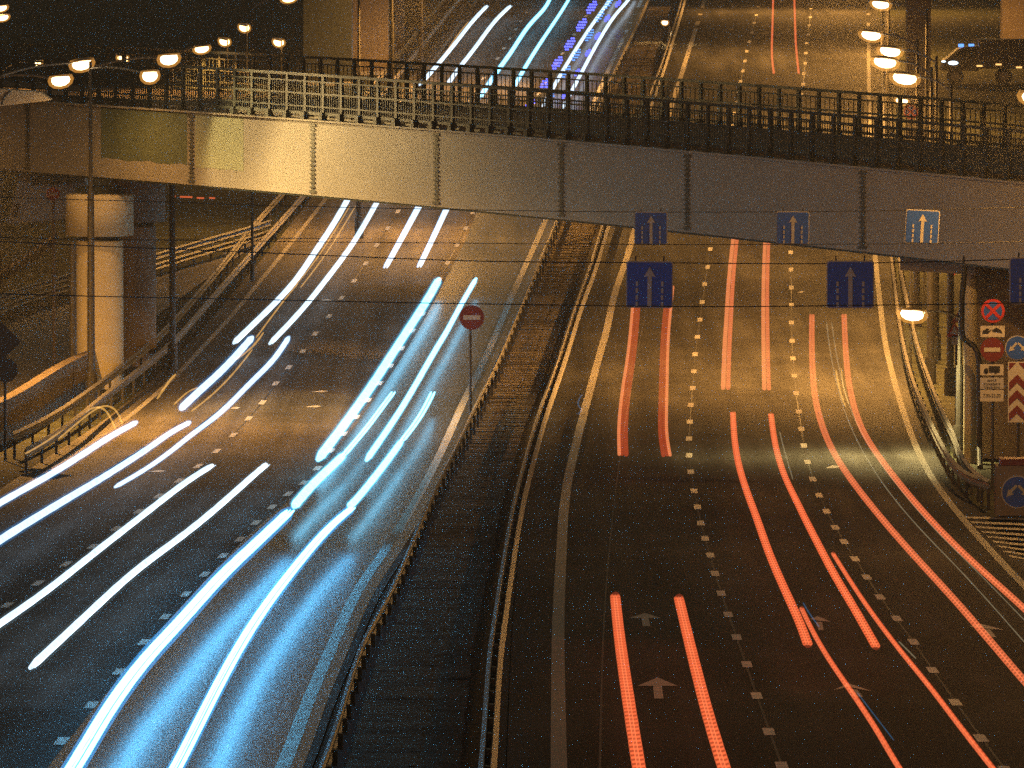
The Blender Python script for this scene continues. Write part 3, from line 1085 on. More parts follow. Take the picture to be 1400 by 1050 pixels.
# backs of two signs at the left edge
g = np.array(gp(7, 250))
t = thing('sign_post', g, 'post at the left edge carrying the dark backs of a diamond and a round sign', 'road sign')
c1, c2 = np.array(at_y(2, 467, g[1])), np.array(at_y(8, 506, g[1]))
post_part(t, g, c1[2] - g[2], .04)
layer([rot(rect(.82, .82), R(45))], 'diamond_plate', M['signback'], c1, t, 0, 0, .02)
layer([disc(.36)], 'round_plate', M['signback'], c2, t, -.03, 0, .02)

# sign group on the right pier
DS = 236.0
sc = DS / F
g = np.array(gp(1357, DS))
pz = lambda x, y: np.array(at_y(x, y, g[1]))
t = thing('sign_post', g, 'post at right with stacked round signs and white plates', 'road sign')
post_part(t, g, pz(1357, 410)[2] - g[2], .04)
c = pz(1357.5, 425)
layer([disc(16.2 * sc)], 'no_stopping_rim', M['red'], c, t, 0, 0, .02)
layer([disc(12.6 * sc)], 'no_stopping_face', M['blue'], c, t, -.026, 0, .005)
layer([rot(rect(26 * sc, 4.2 * sc), R(a)) for a in (45,)], 'cross_bar', M['red'], c, t, -.033, 0, .005)
layer([rot(rect(26 * sc, 4.2 * sc), R(-45))], 'cross_bar', M['red'], c, t, -.04, 0, .005)
c = pz(1357, 453)
q = layer([rect(33 * sc, 15.5 * sc)], 'tow_plate', M['white'], c, t, 0, 0, .02)
k = sc
layer([[(-14 * k, -3 * k), (-14 * k, 1 * k), (-10 * k, 2 * k), (-8 * k, 4 * k), (-5 * k, 4 * k), (-5 * k, -3 * k)], [(-5.2 * k, 0), (-2 * k, 3 * k), (-1.4 * k, 2.4 * k), (-4 * k, -1 * k)],
       [(-1 * k, 2 * k), (2 * k, 3 * k), (5 * k, 5 * k), (9 * k, 3.4 * k), (13 * k, 0), (13 * k, -2.4 * k), (6 * k, -1 * k), (0, -.3 * k)]], 'tow_symbol', M['black'], c, t, -.026, 0, .005)
c = pz(1356.5, 478)
no_entry(t, c, 16.2 * sc, M['maroon'], M['white'])
c = pz(1356, 505.5)
layer([rect(32 * sc, 15 * sc)], 'truck_plate', M['white'], c, t, 0, 0, .02)
layer([[(-11 * k, -4 * k), (-11 * k, 0), (-9 * k, 2 * k), (-5 * k, 2 * k), (-5 * k, -4 * k)], rect(15 * k, 8.6 * k, 3.4 * k, .8 * k), [(a - 8 * k, b - 4 * k) for a, b in disc(1.6 * k, 12)], [(a + 5 * k, b - 4 * k) for a, b in disc(1.6 * k, 12)]], 'truck_symbol', M['black'], c, t, -.026, 0, .005)
c = pz(1356, 524)
layer([rect(32 * sc, 15.5 * sc)], 'text_plate', M['dim_white'], c, t, 0, 0, .02)
for dz_, tx in ((4.2, 'кроме'), (-1.0, 'служебного'), (-5.4, 'транспорта')):
    text_part(tx, 4.4 * k, c + np.array([0, 0, dz_ * k]), t, M['signback'], -.026, .9)
c = pz(1356, 541)
layer([rect(32 * sc, 15.5 * sc)], 'time_plate', M['white'], c, t, 0, 0, .02)
text_part('7.00-23.00', 6.6 * k, c, t, M['black'], -.026, .86)

g = np.array(gp(1392, DS))
t = thing('sign_post', g, 'right edge post with a blue arrows disc above a red and white chevron board', 'road sign')
post_part(t, g, pz(1392, 470)[2] - g[2], .04)


def arrows_disc(c, r, rim):
    layer([disc(r)], 'rim', rim, c, t, 0, 0, .02)
    layer([disc(r * .93)], 'blue_face', M['blue'], c, t, -.026, 0, .005)
    ar = [(0, .30), (-.32, -.02), (-.20, -.14), (-.66, -.30), (-.52, .17), (-.44, .10), (-.10, .44), (0, .40)]
    for sg in (1, -1):
        layer([[(a * sg * r - .01 * sg, b * r) for a, b in ar]], 'arrow', M['white'], c, t, -.033, 0, .005)


arrows_disc(pz(1391, 475.5), 17 * sc, M['dim_white'])
c = pz(1390.5, 536)
layer([rect(25 * sc, 83 * sc)], 'chevron_board', M['white'], c, t, 0, 0, .02)
bars = []
for j in range(4):
    z1 = (-40 + j * 21) * k
    top_ = 40 * k
    bars.append([(-11 * k, z1), (0, min(z1 + 11 * k, top_)), (11 * k, z1), (11 * k, min(z1 + 11 * k, top_)), (0, min(z1 + 22 * k, top_)), (-11 * k, min(z1 + 11 * k, top_))])
bars[-1] = [(-11 * k, 30 * k), (-2 * k, 40 * k), (-11 * k, 40 * k)]
bars.append([(11 * k, 30 * k), (11 * k, 40 * k), (2 * k, 40 * k)])
layer(bars, 'chevron', M['maroon'], c, t, -.026, 0, .005)

# concrete block with a blue arrows disc
DBK = 222.0
g = np.array(gp(1400, DBK))
t = thing('sign_block', g, 'brown block at the right edge carrying a bright blue arrows disc', 'road sign')
mb = MB()
w_, h_ = 76 / F * DBK, (705 - 637) / F * DBK
mb.box((g[0], g[1] + .5, at(1400, 671, DBK)[2]), (w_, .9, h_))
mb.build('block', M['brown_concrete'], t, origin=g)
mb = MB()
mb.box((g[0] + .1, g[1] + .5, at(1400, 632, DBK)[2]), (w_ * .98, .8, .17))
mb.build('red_rail', M['maroon'], t, origin=g)
mb = MB()
mb.box((g[0], g[1] + .5, (at(1400, 705, DBK)[2] + g[2]) / 2 - .2), (w_ * .9, .7, max(.2, at(1400, 705, DBK)[2] - g[2]) + .35))
mb.build('plinth', M['dark_steel'], t, origin=g)
c = np.array(at_y(1391, 672.5, g[1] + .05))
c[1] += .0
arrows_disc(c, 22.5 / F * DBK, M['white'])

# right pier of the bridge: pale round column, downpipe and brown wall behind
g = np.array(gp(1326, 249))
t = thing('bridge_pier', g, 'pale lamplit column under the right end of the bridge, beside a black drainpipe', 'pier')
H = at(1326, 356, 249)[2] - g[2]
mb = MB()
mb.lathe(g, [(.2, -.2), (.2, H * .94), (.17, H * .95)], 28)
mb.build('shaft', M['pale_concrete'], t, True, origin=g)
mb = MB()
mb.box((g[0] + 1.05, g[1] + 1.6, g[2] + H * .5 - .1), (1.9, 1.4, H * .96))
mb.build('wall', M['brown_concrete'], t, origin=g)
mb = MB()
mb.box((g[0] + .25, g[1] + .9, g[2] + H * .985), (3.6, 3.0, .5), BRZ)
mb.build('crosshead', M['brown_concrete'], t, origin=g)
g2 = np.array(gp(1340, 246))
mb = MB()
pp = [at(1320, 350, 247), at(1318.5, 375, 247), at(1315, 410, 247), at(1315, 452, 247), at(1317, 463, 247), at(1332, 474, 247), at(1337, 483, 247), at(1339, 500, 247), at(1339, 560, 247), at(1339, 612, 247), tuple(g2)]
for a, b in zip(pp[:-1], pp[1:]):
    mb.rod(a, b, .085, 10)
    mb.rod(np.array(b) - .02, np.array(b) + .02, .086, 8)
tag(mb.build('drainpipe', M['black'], None), 'black drainpipe with a kink running down the right bridge column', 'drainpipe')

# small warning signs behind the drainpipe
g = np.array(gp(1307, 262))
t = thing('warning_sign', g, 'small red rimmed triangle sign with a yellowish plate, left of the drainpipe', 'road sign')
k = 262 / F
c = np.array(at_y(1305, 452, g[1]))
tri = lambda s_: [(-s_ * .55, -s_ * .42), (s_ * .55, -s_ * .42), (0, s_ * .55)]
post_part(t, g, c[2] - g[2], .035)
layer([tri(21 * k)], 'rim', M['red'], c, t, 0, 0, .02)
layer([tri(12 * k)], 'face', M['white'], c, t, -.026, 0, .005)
c = np.array(at_y(1308, 465, g[1]))
layer([rect(14 * k, 13 * k)], 'plate', M['white'], c, t, 0, 0, .02)
text_part('↕ 85', 6 * k, c, t, M['black'], -.026)
g = np.array(gp(1312, 272))
t = thing('warning_sign', g, 'upper triangle sign half hidden behind the drainpipe', 'road sign')
k = 272 / F
c = np.array(at_y(1312, 433, g[1]))
post_part(t, g, c[2] - g[2], .035)
layer([tri(20 * k)], 'rim', M['red'], c, t, 0, 0, .02)
layer([tri(12 * k)], 'face', M['white'], c, t, -.026, 0, .005)
# far small signs beneath the girder, right
for (x, y, kind, lab) in ((1264, 360, 0, 'tiny red disc on a post just under the girder, left of the pale board'), (1282, 366, 1, 'tiny pale board just under the girder between two red discs'), (1301, 370, 0, 'tiny dull red disc just under the girder beside the column')):
    D = 330.0
    g = np.array(gp(x, D))
    t = thing('road_sign', g, lab, 'road sign')
    c = np.array(at_y(x, y, g[1]))
    post_part(t, g, c[2] - g[2], .04)
    layer([disc(7 / F * D) if kind == 0 else rect(13 / F * D, 5 / F * D)], 'face', M['red'] if kind == 0 else M['white'], c, t, 0, 0, .02)
    if kind == 0:
        layer([rect(8 / F * D, 2 / F * D)], 'bar', M['white'], c, t, -.026, 0, .005)
g = np.array(gp(1245, 296))
t = thing('no_stopping_sign', g, 'red and blue no stopping sign seen through the bridge railing below the lamps', 'road sign')
c = np.array(at_y(1245, 153, g[1]))
k = 296 / F
post_part(t, g, c[2] - g[2], .04)
layer([disc(10 * k)], 'rim', M['red'], c, t, 0, 0, .02)
layer([disc(7.6 * k)], 'face', M['blue'], c, t, -.026, 0, .005)
layer([rot(rect(15 * k, 2.6 * k), R(45))], 'bar', M['red'], c, t, -.033, 0, .005)
layer([rot(rect(15 * k, 2.6 * k), R(-45))], 'bar', M['red'], c, t, -.04, 0, .005)

# ------------------------------------------------------------------ background structures
def box_pier(x0, x1, D, dep, H, m, label):
    g_ = np.array(gp((x0 + x1) / 2, D))
    t_ = thing('viaduct_pier', g_, label, 'pier')
    w = (x1 - x0) / F * D
    mb_ = MB()
    mb_.box((g_[0], g_[1] + dep / 2, g_[2] + H / 2 - .3), (w, dep, H))
    mb_.build('shaft', m, t_, origin=g_)
    mb_ = MB()
    mb_.box((g_[0], g_[1] + dep / 2, g_[2] + H + .1), (w * 1.25, dep * 1.1, .9))
    mb_.build('crosshead', m, t_, origin=g_)
    mb_ = MB()
    mb_.box((g_[0], g_[1] + dep / 2, g_[2] - .1), (w * 1.08, dep * 1.08, .5))
    mb_.build('footing', M['concrete'], t_, origin=g_)


box_pier(415, 481, 470, 3.0, 13, M['dark_steel'], 'shaded left face of the brown lit pier, put in as a dark block behind the railing')  # same pier's shaded face, its shade carried by the dark material
box_pier(482, 531, 478, 3.0, 13, M['brown_concrete'], 'brown lit rectangular pier behind the railing, left of the far headlight trails')
box_pier(540, 552, 492, 1.2, 13, M['brown_concrete'], 'narrow brown pier right of the dark lamp pole near the far headlight road')
box_pier(1240, 1272, 420, 2.0, 14, M['brown_concrete'], 'yellow brown pier behind the right lamp cluster')
box_pier(1371, 1412, 500, 2.6, 14, M['brown_concrete'], 'brown pier at the top right corner above the dark truck')

# pale abutment wall at left under the bridge
g = np.array(gp(60, 322))
t = thing('abutment', g, 'pale slanted wall under the left end of the bridge, with one dark slot', 'wall')
mb = MB()
D = 322
mb.prism([((x - 60) / F * D, at(60, y, D)[2] - g[2]) for x, y in ((11, 306), (30, 225), (118, 222), (118, 296), (60, 302))], 0, 1.5, g)
mb.build('wall', M['concrete'], t, origin=g)
mb = MB()
mb.prism([((x - 60) / F * D, at(60, y, D)[2] - g[2]) for x, y in ((17, 297), (21, 279), (27, 278), (24, 298))], -.02, -.004, g)
mb.build('slot', M['black'], t, origin=g)
mb = MB()
mb.prism([((x - 60) / F * D, at(60, y, D)[2] - g[2]) for x, y in ((44, 252), (46, 222), (118, 222), (118, 248))], -.9, -.004, g)
mb.build('bearing_shelf', M['dark_steel'], t, origin=g)

# pale tent-like end block at the left bridge end
g = np.array(at(25, 146, 283))
t = thing('parapet_end', g, 'pale sloping end block above the girder at the left photo edge', 'wall')
mb = MB()
D = 283
mb.prism([((x - 25) / F * D, at(25, y, D)[2] - g[2]) for x, y in ((-40, 150), (70, 137), (55, 126), (0, 122), (-40, 118))], 0, 1.2, g)
mb.build('block', M['concrete'], t, origin=g)
mb = MB()
ppx = [(2, 143), (4, 135), (9, 128), (14, 124)]
for a, b in zip(ppx[:-1], ppx[1:]):
    mb.rod(np.array(at(*a, D - .1)), np.array(at(*b, D - .1)), .03, 6)
mb.build('cable', M['black'], t, origin=g)

# stepped fence at the far left
g = np.array(gp(30, 305))
t = thing('step_fence', g, 'dim low fence of short stakes climbing the dark bank at far left', 'fence')
mb = MB()
A = path([(-20, 400), (20, 376), (50, 355), (75, 334)], 0)
for p in A[::2]:
    mb.box((p[0], p[1], p[2] + .3), (.25, .1, .6))
mb.build('stake', M['signback'], t, origin=g)['kind'] = 'stuff'
mb = MB()
mb.sweep([(p[0], p[1], p[2] + .45) for p in A], [(-.03, -.04), (.03, -.04), (.03, .04), (-.03, .04)], True)
mb.build('rail', M['brown_concrete'], t, origin=g)

# thin posts behind
g = np.array(gp(100, 284))
mb = MB()
H = at(100, 330, 284)[2] - g[2]
mb.lathe(g, [(.2, -.2), (.2, .7), (.12, .9), (.11, H)], 12)
tag(mb.build('utility_pole', M['pole'], None), 'short dark pole hugging the left side of the round pier', 'pole')

# dark truck at top right, headlamp lit
D = 470.0
g = np.array(gp(1345, D))
t = thing('box_truck', g, 'dark truck at top right with lit white headlamps, pale roof lights and amber side markers', 'truck')
k = D / F
X = lambda x: g[0] + (x - 1345) * k
Zp = lambda y: at(1345, y, D)[2]
zr = g[2]
mb = MB()
cabp = [(1287, 97), (1289, 84), (1296, 79), (1310, 67), (1318, 64), (1338, 63), (1338, 97)]
poly = [((x - 1345) * k, Zp(y) - zr) for x, y in cabp]
mb.prism(poly, 0, 2.2, g)
mb.build('cab', M['carpaint'], t, origin=g)
mb = MB()
mb.prism([((x - 1345) * k, Zp(y) - zr) for x, y in ((1303, 78), (1312, 69), (1320, 67), (1333, 67), (1333, 77))], -.012, -.003, g)
mb.build('side_window', M['glass'], t, origin=g)
mb = MB()
mb.box((X(1400), g[1] + 1.15, (Zp(54) + Zp(94)) / 2), (124 * k, 2.4, Zp(54) - Zp(94)))
mb.build('cargo_box', M['carpaint'], t, origin=g)
for x, y, w, h in ((1303, 86, 14, 5.5), (1290, 84, 6, 2.5)):
    mb = MB()
    mb.prism([(a * w * k / 2, b * h * k / 2) for a, b in disc(1, 16)], -.05, .0, (X(x), g[1] - .004, Zp(y)))
    mb.build('headlight', M['head_white'], t, origin=g)
for x in (1315, 1329):
    mb = MB()
    mb.box((X(x), g[1] + .9, Zp(64.5) + .08), (7 * k, .5, .16))
    mb.build('roof_light', M['blue_pale_flash'], t, origin=g)
for x, y in ((1339, 90), (1365, 88), (1393, 92)):
    mb = MB()
    mb.box((X(x), g[1] - .09, Zp(y)), (8 * k, .05, 2.2 * k))
    mb.build('marker_lamp', M['marker_amber'], t, origin=g)
for x in (1306, 1372, 1420):
    wz = zr + .45
    mb = MB()
    mb.rod((X(x), g[1] - .05, wz), (X(x), g[1] + .3, wz), .47, 20)
    wh = mb.build('wheel', M['rubber'], t, origin=g)
    mb = MB()
    mb.rod((X(x), g[1] - .065, wz), (X(x), g[1] - .052, wz), .25, 16)
    mb.build('hubcap', M['zinc'], wh, origin=g)


# ------------------------------------------------------------------ light trails: luminous strands at lamp height above the lanes
def trail(px, w0, w1, h, style, label, ends=True):
    pts = smooth(px, 8, 2)
    P = [hit(x, y, h) for x, y in pts]
    n_ = len(P)
    base = P[n_ // 2]
    name, cat = ('tail_light_trail', 'light trail') if style[0] == 'r' else ('headlight_trail', 'light trail')
    if style in ('gold', 'faint', 'thinblue'):
        name = 'reflection_trail'
    t_ = thing(name, base, label, cat)
    rr = [(w0 + (w1 - w0) * i / (n_ - 1)) / F * depth(P[i]) / 2 for i in range(n_)]
    Pn = np.array(P)

    def off(frac, up=0.0):
        T = np.gradient(Pn, axis=0)
        T /= np.linalg.norm(T[:, :2], axis=1)[:, None]
        N = np.stack([T[:, 1], -T[:, 0], 0 * T[:, 0]], 1)
        return Pn + N * (frac * np.array(rr))[:, None] + np.array([0, 0, 1.0]) * (up * np.array(rr))[:, None]

    def strand(frac, rad, m, nm='strand', up=0.0, jit=0.0):
        mb_ = MB()
        sc_ = np.array(rr) * rad
        if jit:
            sc_ = sc_ * (1 + jit * np.array([math.sin(i * 2.1) * .5 + random.uniform(-.5, .5) for i in range(n_)]))
        if ends and style[0] != 'r':
            sc_[0] *= .55
            sc_[-1] *= .55
        mb_.tube(off(frac, up), 1.0, 8, 0, sc_)
        mb_.build(nm, m, t_, True, origin=base)
    if style[0] == 'r':
        rr = [q * .84 for q in rr]
    if style == 'w':
        strand(0, .80, M['core_white'], jit=.06)
        strand(0, 1.12, M['halo_blue'], 'halo')
        strand(0, 1.34, M['halo_blue'], 'halo')
    elif style == 'wn':
        strand(-.1, .74, M['core_white'], jit=.06)
        strand(.78, .16, M['core_white'], jit=.3)
        strand(0, 1.25, M['halo_white'], 'halo')
    elif style == 'w2':
        strand(-.45, .5, M['core_white'], jit=.06)
        strand(.5, .42, M['core_white'], jit=.06)
        strand(-.85, .25, M['fringe_blue'], 'edge_strand')
    elif style == 'c':
        strand(0, .8, M['core_cold'], jit=.05)
        strand(0, 1.1, M['fringe_cyan'], 'halo')
        strand(0, 1.4, M['halo_blue'], 'halo')
    elif style == 'c2':
        strand(-.52, .34, M['core_cold'])
        strand(.52, .34, M['core_cold'])
        strand(0, .22, M['fringe_cyan'], 'edge_strand')
        strand(.9, .22, M['fringe_cyan'], 'edge_strand')
        strand(-.9, .22, M['fringe_cyan'], 'edge_strand')
    elif style == 'cb':
        strand(-.56, .30, M['core_blue'], jit=.05)
        strand(.02, .13, M['core_blue'], jit=.05, up=.1)
        strand(.54, .27, M['core_blue'], jit=.05)
        strand(0, 1.12, M['fringe_blue'], 'halo')
    elif style == 'r1':
        strand(-.62, .4, M['red_light'], jit=.05)
        strand(0, .34, M['orange_light'], jit=.05)
        strand(.62, .4, M['red_light'], jit=.05)
        strand(.1, .95, M['deep_dim'], 'halo', jit=.04)
    elif style == 'r2':
        strand(-.5, .46, M['orange_light'], jit=.04)
        strand(.5, .46, M['orange_light'], jit=.04)
    elif style == 'rd':
        strand(-.72, .3, M['pink_light'], jit=.04)
        strand(-.2, .3, M['deep_red_light'], jit=.04)
        strand(.55, .42, M['deep_red_light'], jit=.04)
    elif style == 'rdr':
        strand(.72, .3, M['pink_light'], jit=.04)
        strand(.2, .3, M['deep_red_light'], jit=.04)
        strand(-.55, .42, M['deep_red_light'], jit=.04)
    elif style == 'rp':
        strand(-.5, .46, M['pink_light'], jit=.06)
        strand(.5, .46, M['orange_light'], jit=.06)
    elif style == 'ro':
        strand(-.35, .5, M['orange_light'], jit=.06)
        strand(.5, .34, M['red_light'], jit=.06)
        strand(0, .95, M['deep_dim'], 'halo')
    elif style == 'faint':
        strand(0, 1.0, M['faint_light'], jit=.3)
    elif style == 'thinblue':
        strand(0, 1.0, M['sky_light'], jit=.3)
    elif style == 'gold':
        strand(0, 1.0, M['gold_light'], jit=.3)
    return t_


HW, HR = .68, .85
trail([(-60, 725), (0, 687), (62, 653), (112, 622), (150, 597), (187, 577)], 12, 9, HW, 'w', 'white headlight trail at the left edge, uppermost of the two leaving the photo there')
trail([(-60, 780), (0, 738), (75, 692), (117, 667), (150, 647), (200, 615), (232, 592), (260, 577)], 14, 8, HW, 'w', 'white headlight trail at the left edge, second from the top, longer than the one above')
trail([(157, 666), (200, 641), (235, 616), (262, 594), (300, 566), (332, 534), (350, 516), (375, 491), (395, 461)], 7, 9, HW, 'w', 'curved white trail ending alone in mid lane right of the two left edge trails')
trail([(247, 559), (270, 537), (300, 510), (322, 487), (345, 461)], 12, 11, HW, 'w', 'short blue edged headlight trail beside the gold streaks near the left barrier')
trail([(369, 470), (412, 425), (450, 377), (480, 337), (505, 295), (530, 250)], 9, 8, HW, 'wn', 'long white trail passing under the girder, right of the pair nearest the yellow line')
trail([(320, 469), (350, 440), (400, 390), (432, 342), (457, 305), (485, 255)], 10, 9, HW, 'wn', 'long white trail passing under the girder, nearest the yellow edge line')
trail([(527, 366), (547, 330), (572, 284), (590, 250)], 8, 10, HW, 'w2', 'short double white trail right under the girder, left one of the close pair')
trail([(573, 365), (590, 330), (610, 287), (628, 250)], 8, 9, HW, 'w2', 'short double white trail right under the girder, right one of the close pair')
trail([(435, 628), (475, 575), (510, 525), (542, 475), (580, 417), (600, 382)], 15, 12, HW, 'c', 'thick cold white trail along the dashed line, left of the dull no entry sign')
trail([(501, 629), (535, 580), (562, 537), (596, 477), (610, 455), (630, 417), (651, 381)], 10, 7, HW, 'c', 'slimmer cold white trail reaching up to the dull no entry sign')
trail([(470, 622), (500, 587), (520, 560), (538, 536)], 9, 8, HW, 'c2', 'thin twin strand trail between the two cold trails, left one')
trail([(402, 692), (425, 665), (450, 641), (470, 622)], 15, 12, HW, 'c', 'thick white stub joining the left twin strands to the big blue trail')
trail([(550, 602), (565, 583), (580, 560), (592, 536)], 9, 9, HW, 'c2', 'thin twin strand trail between the two cold trails, right one')
trail([(478, 692), (490, 680), (522, 640), (550, 602)], 12, 10, HW, 'c', 'white stub joining the right twin strands to the second big blue trail')
trail([(60, 1110), (103, 1047), (150, 967), (200, 900), (247, 850), (300, 790), (350, 743), (397, 698)], 29, 17, .95, 'cb', 'widest blue white trail in the left foreground, running along the dashed line')
trail([(200, 1120), (243, 1047), (300, 933), (350, 847), (400, 780), (447, 724), (482, 694)], 23, 12, .95, 'cb', 'second wide blue white trail in the foreground, nearest the bright road reflection')
trail([(-60, 895), (0, 853), (67, 806), (133, 753), (190, 709), (250, 662), (291, 636)], 14, 10, HW, 'wn', 'white trail crossing the dashed line at lower left, leaving the left edge')
trail([(42, 913), (117, 843), (183, 782), (243, 738), (293, 698), (350, 647), (365, 635)], 14, 10, HW, 'wn', 'straight white trail ending in the lower left road, right of the one leaving the edge')
UP = 'on the far headlight road'
trail([(574, 116), (597, 90), (622, 60), (645, 30), (666, 8)], 7, 6, HW, 'wn', 'leftmost white trail ' + UP)
trail([(612, 115), (630, 90), (650, 65), (675, 30), (698, 8)], 7, 6, HW, 'wn', 'second white trail from the left ' + UP)
trail([(655, 135), (680, 97), (700, 70), (722, 35), (746, 11), (757, -14)], 7, 5, HW, 'c', 'first blue edged trail from the left ' + UP)
trail([(702, 120), (725, 80), (750, 42), (772, 9), (785, -14)], 6, 4, HW, 'c', 'second blue edged trail ' + UP + ', beside the blue flashes')
trail([(742, 145), (775, 87), (805, 40), (831, 4), (842, -14)], 6, 5, HW, 'wn', 'white trail between the two rows of blue flashes')
trail([(769, 148), (792, 105), (812, 67), (837, 25), (857, 3), (868, -14)], 6, 5, HW, 'wn', 'rightmost white trail ' + UP)

trail([(852, 621), (851, 582), (856, 532), (862, 495), (867, 450), (871, 395)], 18, 15, HR, 'rd', 'left one of the dark centred double red trails below the leftmost larger blue sign')
trail([(911, 622), (906, 590), (907, 545), (908, 495), (910, 450), (916, 392)], 17, 14, HR, 'rdr', 'right one of the dark centred double red trails below the leftmost larger blue sign')
trail([(992, 530), (994, 470), (996, 440), (999, 385), (1004, 335), (1010, 280)], 16, 12, HR, 'rp', 'left one of the pale salmon trails emerging under the girder in the middle lane')
trail([(1048, 531), (1047, 490), (1046, 405), (1048, 335), (1051, 280)], 15, 11, HR, 'rp', 'right one of the pale salmon trails emerging under the girder in the middle lane')
trail([(1104, 880), (1093, 850), (1070, 800), (1050, 753), (1036, 712), (1022, 675), (1010, 637), (1004, 600), (1002, 565)], 16, 9, HR, 'r1', 'rippled red trail curving down the middle lane, left one of its pair')
trail([(1197, 883), (1167, 830), (1140, 785), (1117, 741), (1100, 708), (1088, 683), (1072, 650), (1060, 610), (1054, 567)], 15, 9, HR, 'r1', 'rippled red trail curving down the middle lane, right one of its pair')
trail([(1440, 975), (1393, 923), (1317, 833), (1250, 760), (1197, 699), (1145, 630), (1122, 577), (1113, 535), (1110, 485), (1110, 431)], 15, 9, HR, 'r2', 'long double orange trail sweeping to the right edge, lower left one of the pair')
trail([(1470, 900), (1400, 831), (1317, 757), (1255, 692), (1215, 642), (1180, 592), (1164, 542), (1157, 495), (1154, 431)], 14, 9, HR, 'r2', 'long double orange trail sweeping to the right edge, upper right one of the pair')
trail([(1410, 1118), (1357, 1050), (1310, 990), (1270, 937), (1223, 880), (1177, 817), (1139, 757)], 12, 8, HR, 'ro', 'smooth orange trail starting beside the rippled red pair, toward the bottom right')
trail([(1275, 1118), (1227, 1047), (1200, 1000), (1167, 950), (1137, 907), (1113, 867), (1096, 832)], 12, 9, HR, 'ro', 'smooth orange trail continuing the left rippled red one to the bottom edge')
trail([(885, 1120), (873, 1047), (858, 950), (847, 873), (841, 815)], 24, 16, HR, 'r1', 'broad red trail at the bottom beside the two road arrows, left of them')
trail([(1012, 1120), (989, 1047), (967, 975), (947, 897), (928, 818)], 24, 16, HR, 'r1', 'broad red trail at the bottom beside the two road arrows, right of them')
trail([(1058, 100), (1055, 75), (1056, 40), (1057, 0), (1057, -20)], 4, 3.4, HR, 'ro', 'thin red trail on the far road at the top, left one')
trail([(1092, 100), (1088, 62), (1087, 30), (1086, 0), (1086, -20)], 4, 3.4, HR, 'ro', 'thin red trail on the far road at the top, right one')
# thin gold glints off passing bodywork
for i, (pp_, w_, lab) in enumerate((
    ([(35, 620), (65, 603), (95, 580), (125, 557), (145, 560), (158, 587)], 2.6, 'hooked gold streak above the topmost left edge trail, outer one'),
    ([(80, 600), (110, 575), (135, 556), (152, 556), (162, 566), (167, 580)], 2.4, 'hooked gold streak above the topmost left edge trail, inner one'),
    ([(238, 553), (256, 536), (270, 530)], 2.0, 'short gold streak at the lower end of the short blue edged trail'),
    ([(262, 562), (290, 540), (318, 512), (345, 478)], 2.2, 'gold streak right beside the short blue edged trail'),
    ([(350, 462), (372, 432), (395, 402), (407, 388)], 2.0, 'thin gold streak between the two long white trails, lower one'),
    ([(404, 390), (430, 358), (452, 325), (478, 282)], 1.6, 'thin gold streak between the two long white trails, upper left one'),
    ([(411, 393), (438, 358), (460, 325), (486, 282)], 1.6, 'thin gold streak between the two long white trails, upper right one'),
    ([(322, 492), (345, 475), (360, 455)], 2.6, 'ragged gold streak where the long white trail ends'),
    ([(215, 545), (232, 520), (240, 512)], 3.0, 'gold smear on the yellow edge line near the round pier'),
    ([(600, 90), (618, 58), (640, 30)], 1.4, 'thin gold streak beside the leftmost far trail'))):
    trail(pp_, w_, w_, HW, 'gold', lab)
for pp_, w_, st, lab in (
    ([(1143, 506), (1147, 530), (1156, 556)], 2.4, 'gold', 'broken pale squiggle left of the upper right orange trail'),
    ([(1150, 504), (1153, 530), (1160, 552)], 1.8, 'gold', 'thin pale squiggle touching the upper right orange trail'),
    ([(1130, 440), (1138, 500), (1160, 580), (1205, 660), (1262, 728), (1323, 790), (1420, 900)], 1.5, 'faint', 'long faint thread between the two long orange trails, left one'),
    ([(1137, 440), (1146, 500), (1168, 575), (1212, 645), (1272, 718), (1335, 780), (1420, 868)], 1.3, 'faint', 'long faint thread between the two long orange trails, right one'),
    ([(1066, 590), (1072, 615), (1084, 655)], 1.5, 'faint', 'short faint thread beside the top of the right rippled trail'),
    ([(1098, 824), (1106, 838), (1120, 857)], 1.8, 'thinblue', 'short blue thread beside the lower end of the left rippled trail'),
    ([(1172, 947), (1195, 977), (1222, 1012)], 1.6, 'thinblue', 'thin blue thread near the curved road arrow at the bottom right'),
    ([(1229, 877), (1240, 888), (1252, 900)], 1.8, 'faint', 'tiny pale thread right of the smooth orange trail near the dashes'),
    ([(795, 540), (789, 553), (796, 560), (790, 566)], 1.8, 'thinblue', 'small blue squiggle on the left edge line of the tail light road')):
    trail(pp_, w_, w_, HW, st, lab)

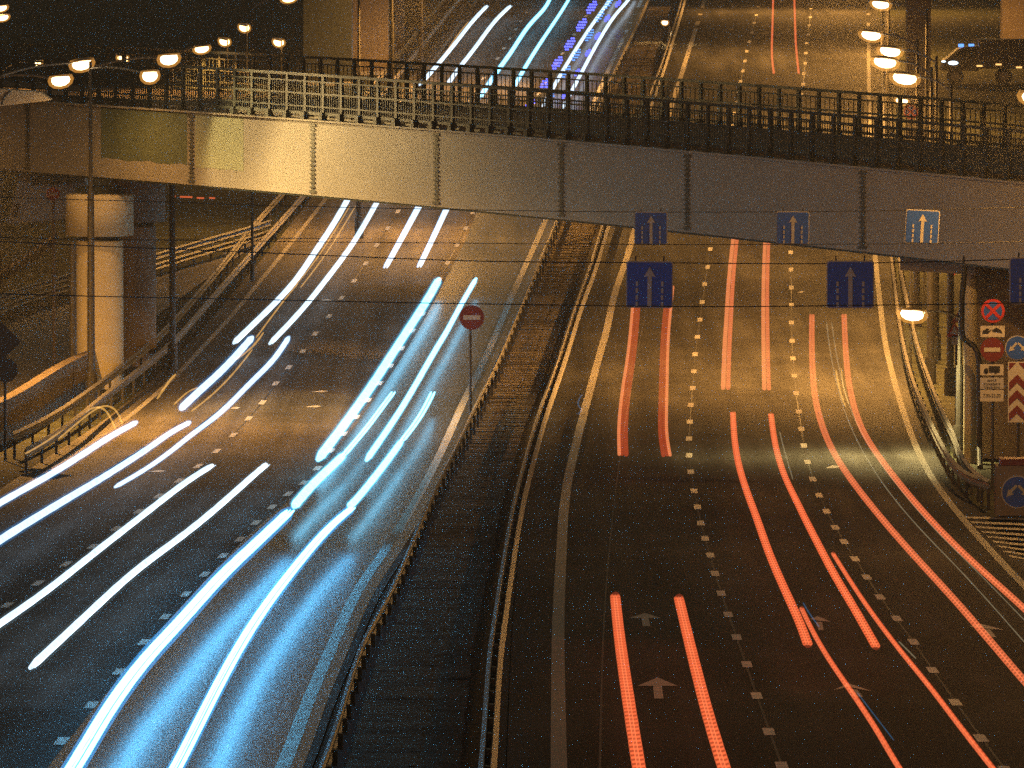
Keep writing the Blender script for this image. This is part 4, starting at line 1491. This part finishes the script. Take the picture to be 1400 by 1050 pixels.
# blue beacon flashes on the far road
rows_ = (([(809, 10), (795, 34), (779, 60), (762, 86), (745, 115), (724, 144)], 12, 18, 'blue_flash', 'row of large blue beacon flashes left of a white trail on the far road'),
         ([(832, 4), (820, 22), (806, 48), (788, 75), (774, 98), (752, 135)], 9, 17, 'blue_pale_flash', 'row of pale blue beacon flashes along the white trail on the far road'),
         ([(845, 5), (830, 25), (817, 49), (804, 72), (789, 99), (772, 130)], 7, 10, 'blue_flash', 'row of small dotted blue flashes left of the rightmost far trail'))
for pts_, w_, h_, m_, lab in rows_:
    P = [hit(x, y, 1.4) for x, y in pts_]
    t = thing('beacon_flash_trail', P[2], lab, 'light trail')
    for (x, y), p in zip(pts_, P):
        mb = MB()
        D = depth(p)
        for r_ in range(5):
            for c_ in range(4):
                fx = (c_ - 1.5) / 1.5
                fy = (r_ - 2) / 2
                if abs(fx) + abs(fy) > 1.65:
                    continue
                q = np.array(at(x + fx * w_ * .36 - fy * h_ * .22, y + fy * h_ * .42, D))
                rr_ = w_ * .12 / F * D
                mb.lathe(q, [(0.01, -rr_), (rr_ * .8, -rr_ * .6), (rr_, 0), (rr_ * .8, rr_ * .6), (.01, rr_)], 8)
        mb.build('flash', M[m_], t, True, origin=P[2])

# red tail lights glimpsed under the bridge at left
g = np.array(at(272, 269, 352))
t = thing('tail_light_trail', g, 'row of tiny red tail light dots under the bridge at left', 'light trail')
for x0, x1, y in ((237, 240, 268), (246, 263, 269), (269, 279, 270.5), (286, 294, 270.5)):
    mb = MB()
    mb.rod(at(x0, y, 352), at(x1, y + .5, 352), .035, 8)
    mb.build('glow', M['red_far'] if 'red_far' in M else M['red_light'], t, origin=g)

# ------------------------------------------------------------------ night haze
HZ = 0.0004
if HZ:
    mb = MB()
    mb.box((0, 660, 24), (1040, 1500, 70))
    hz = mb.build('haze', bpy.data.materials.new('night_haze'))
    hz['kind'] = 'stuff'
    m = hz.data.materials[0]
    m.use_nodes = True
    nt = m.node_tree
    nt.nodes.remove(nt.nodes["Principled BSDF"])
    pv = nt.nodes.new("ShaderNodeVolumePrincipled")
    pv.inputs["Color"].default_value = (.9, .9, .9, 1)
    pv.inputs["Density"].default_value = HZ
    pv.inputs["Anisotropy"].default_value = .55
    nt.links.new(pv.outputs[0], nt.nodes["Material Output"].inputs["Volume"])
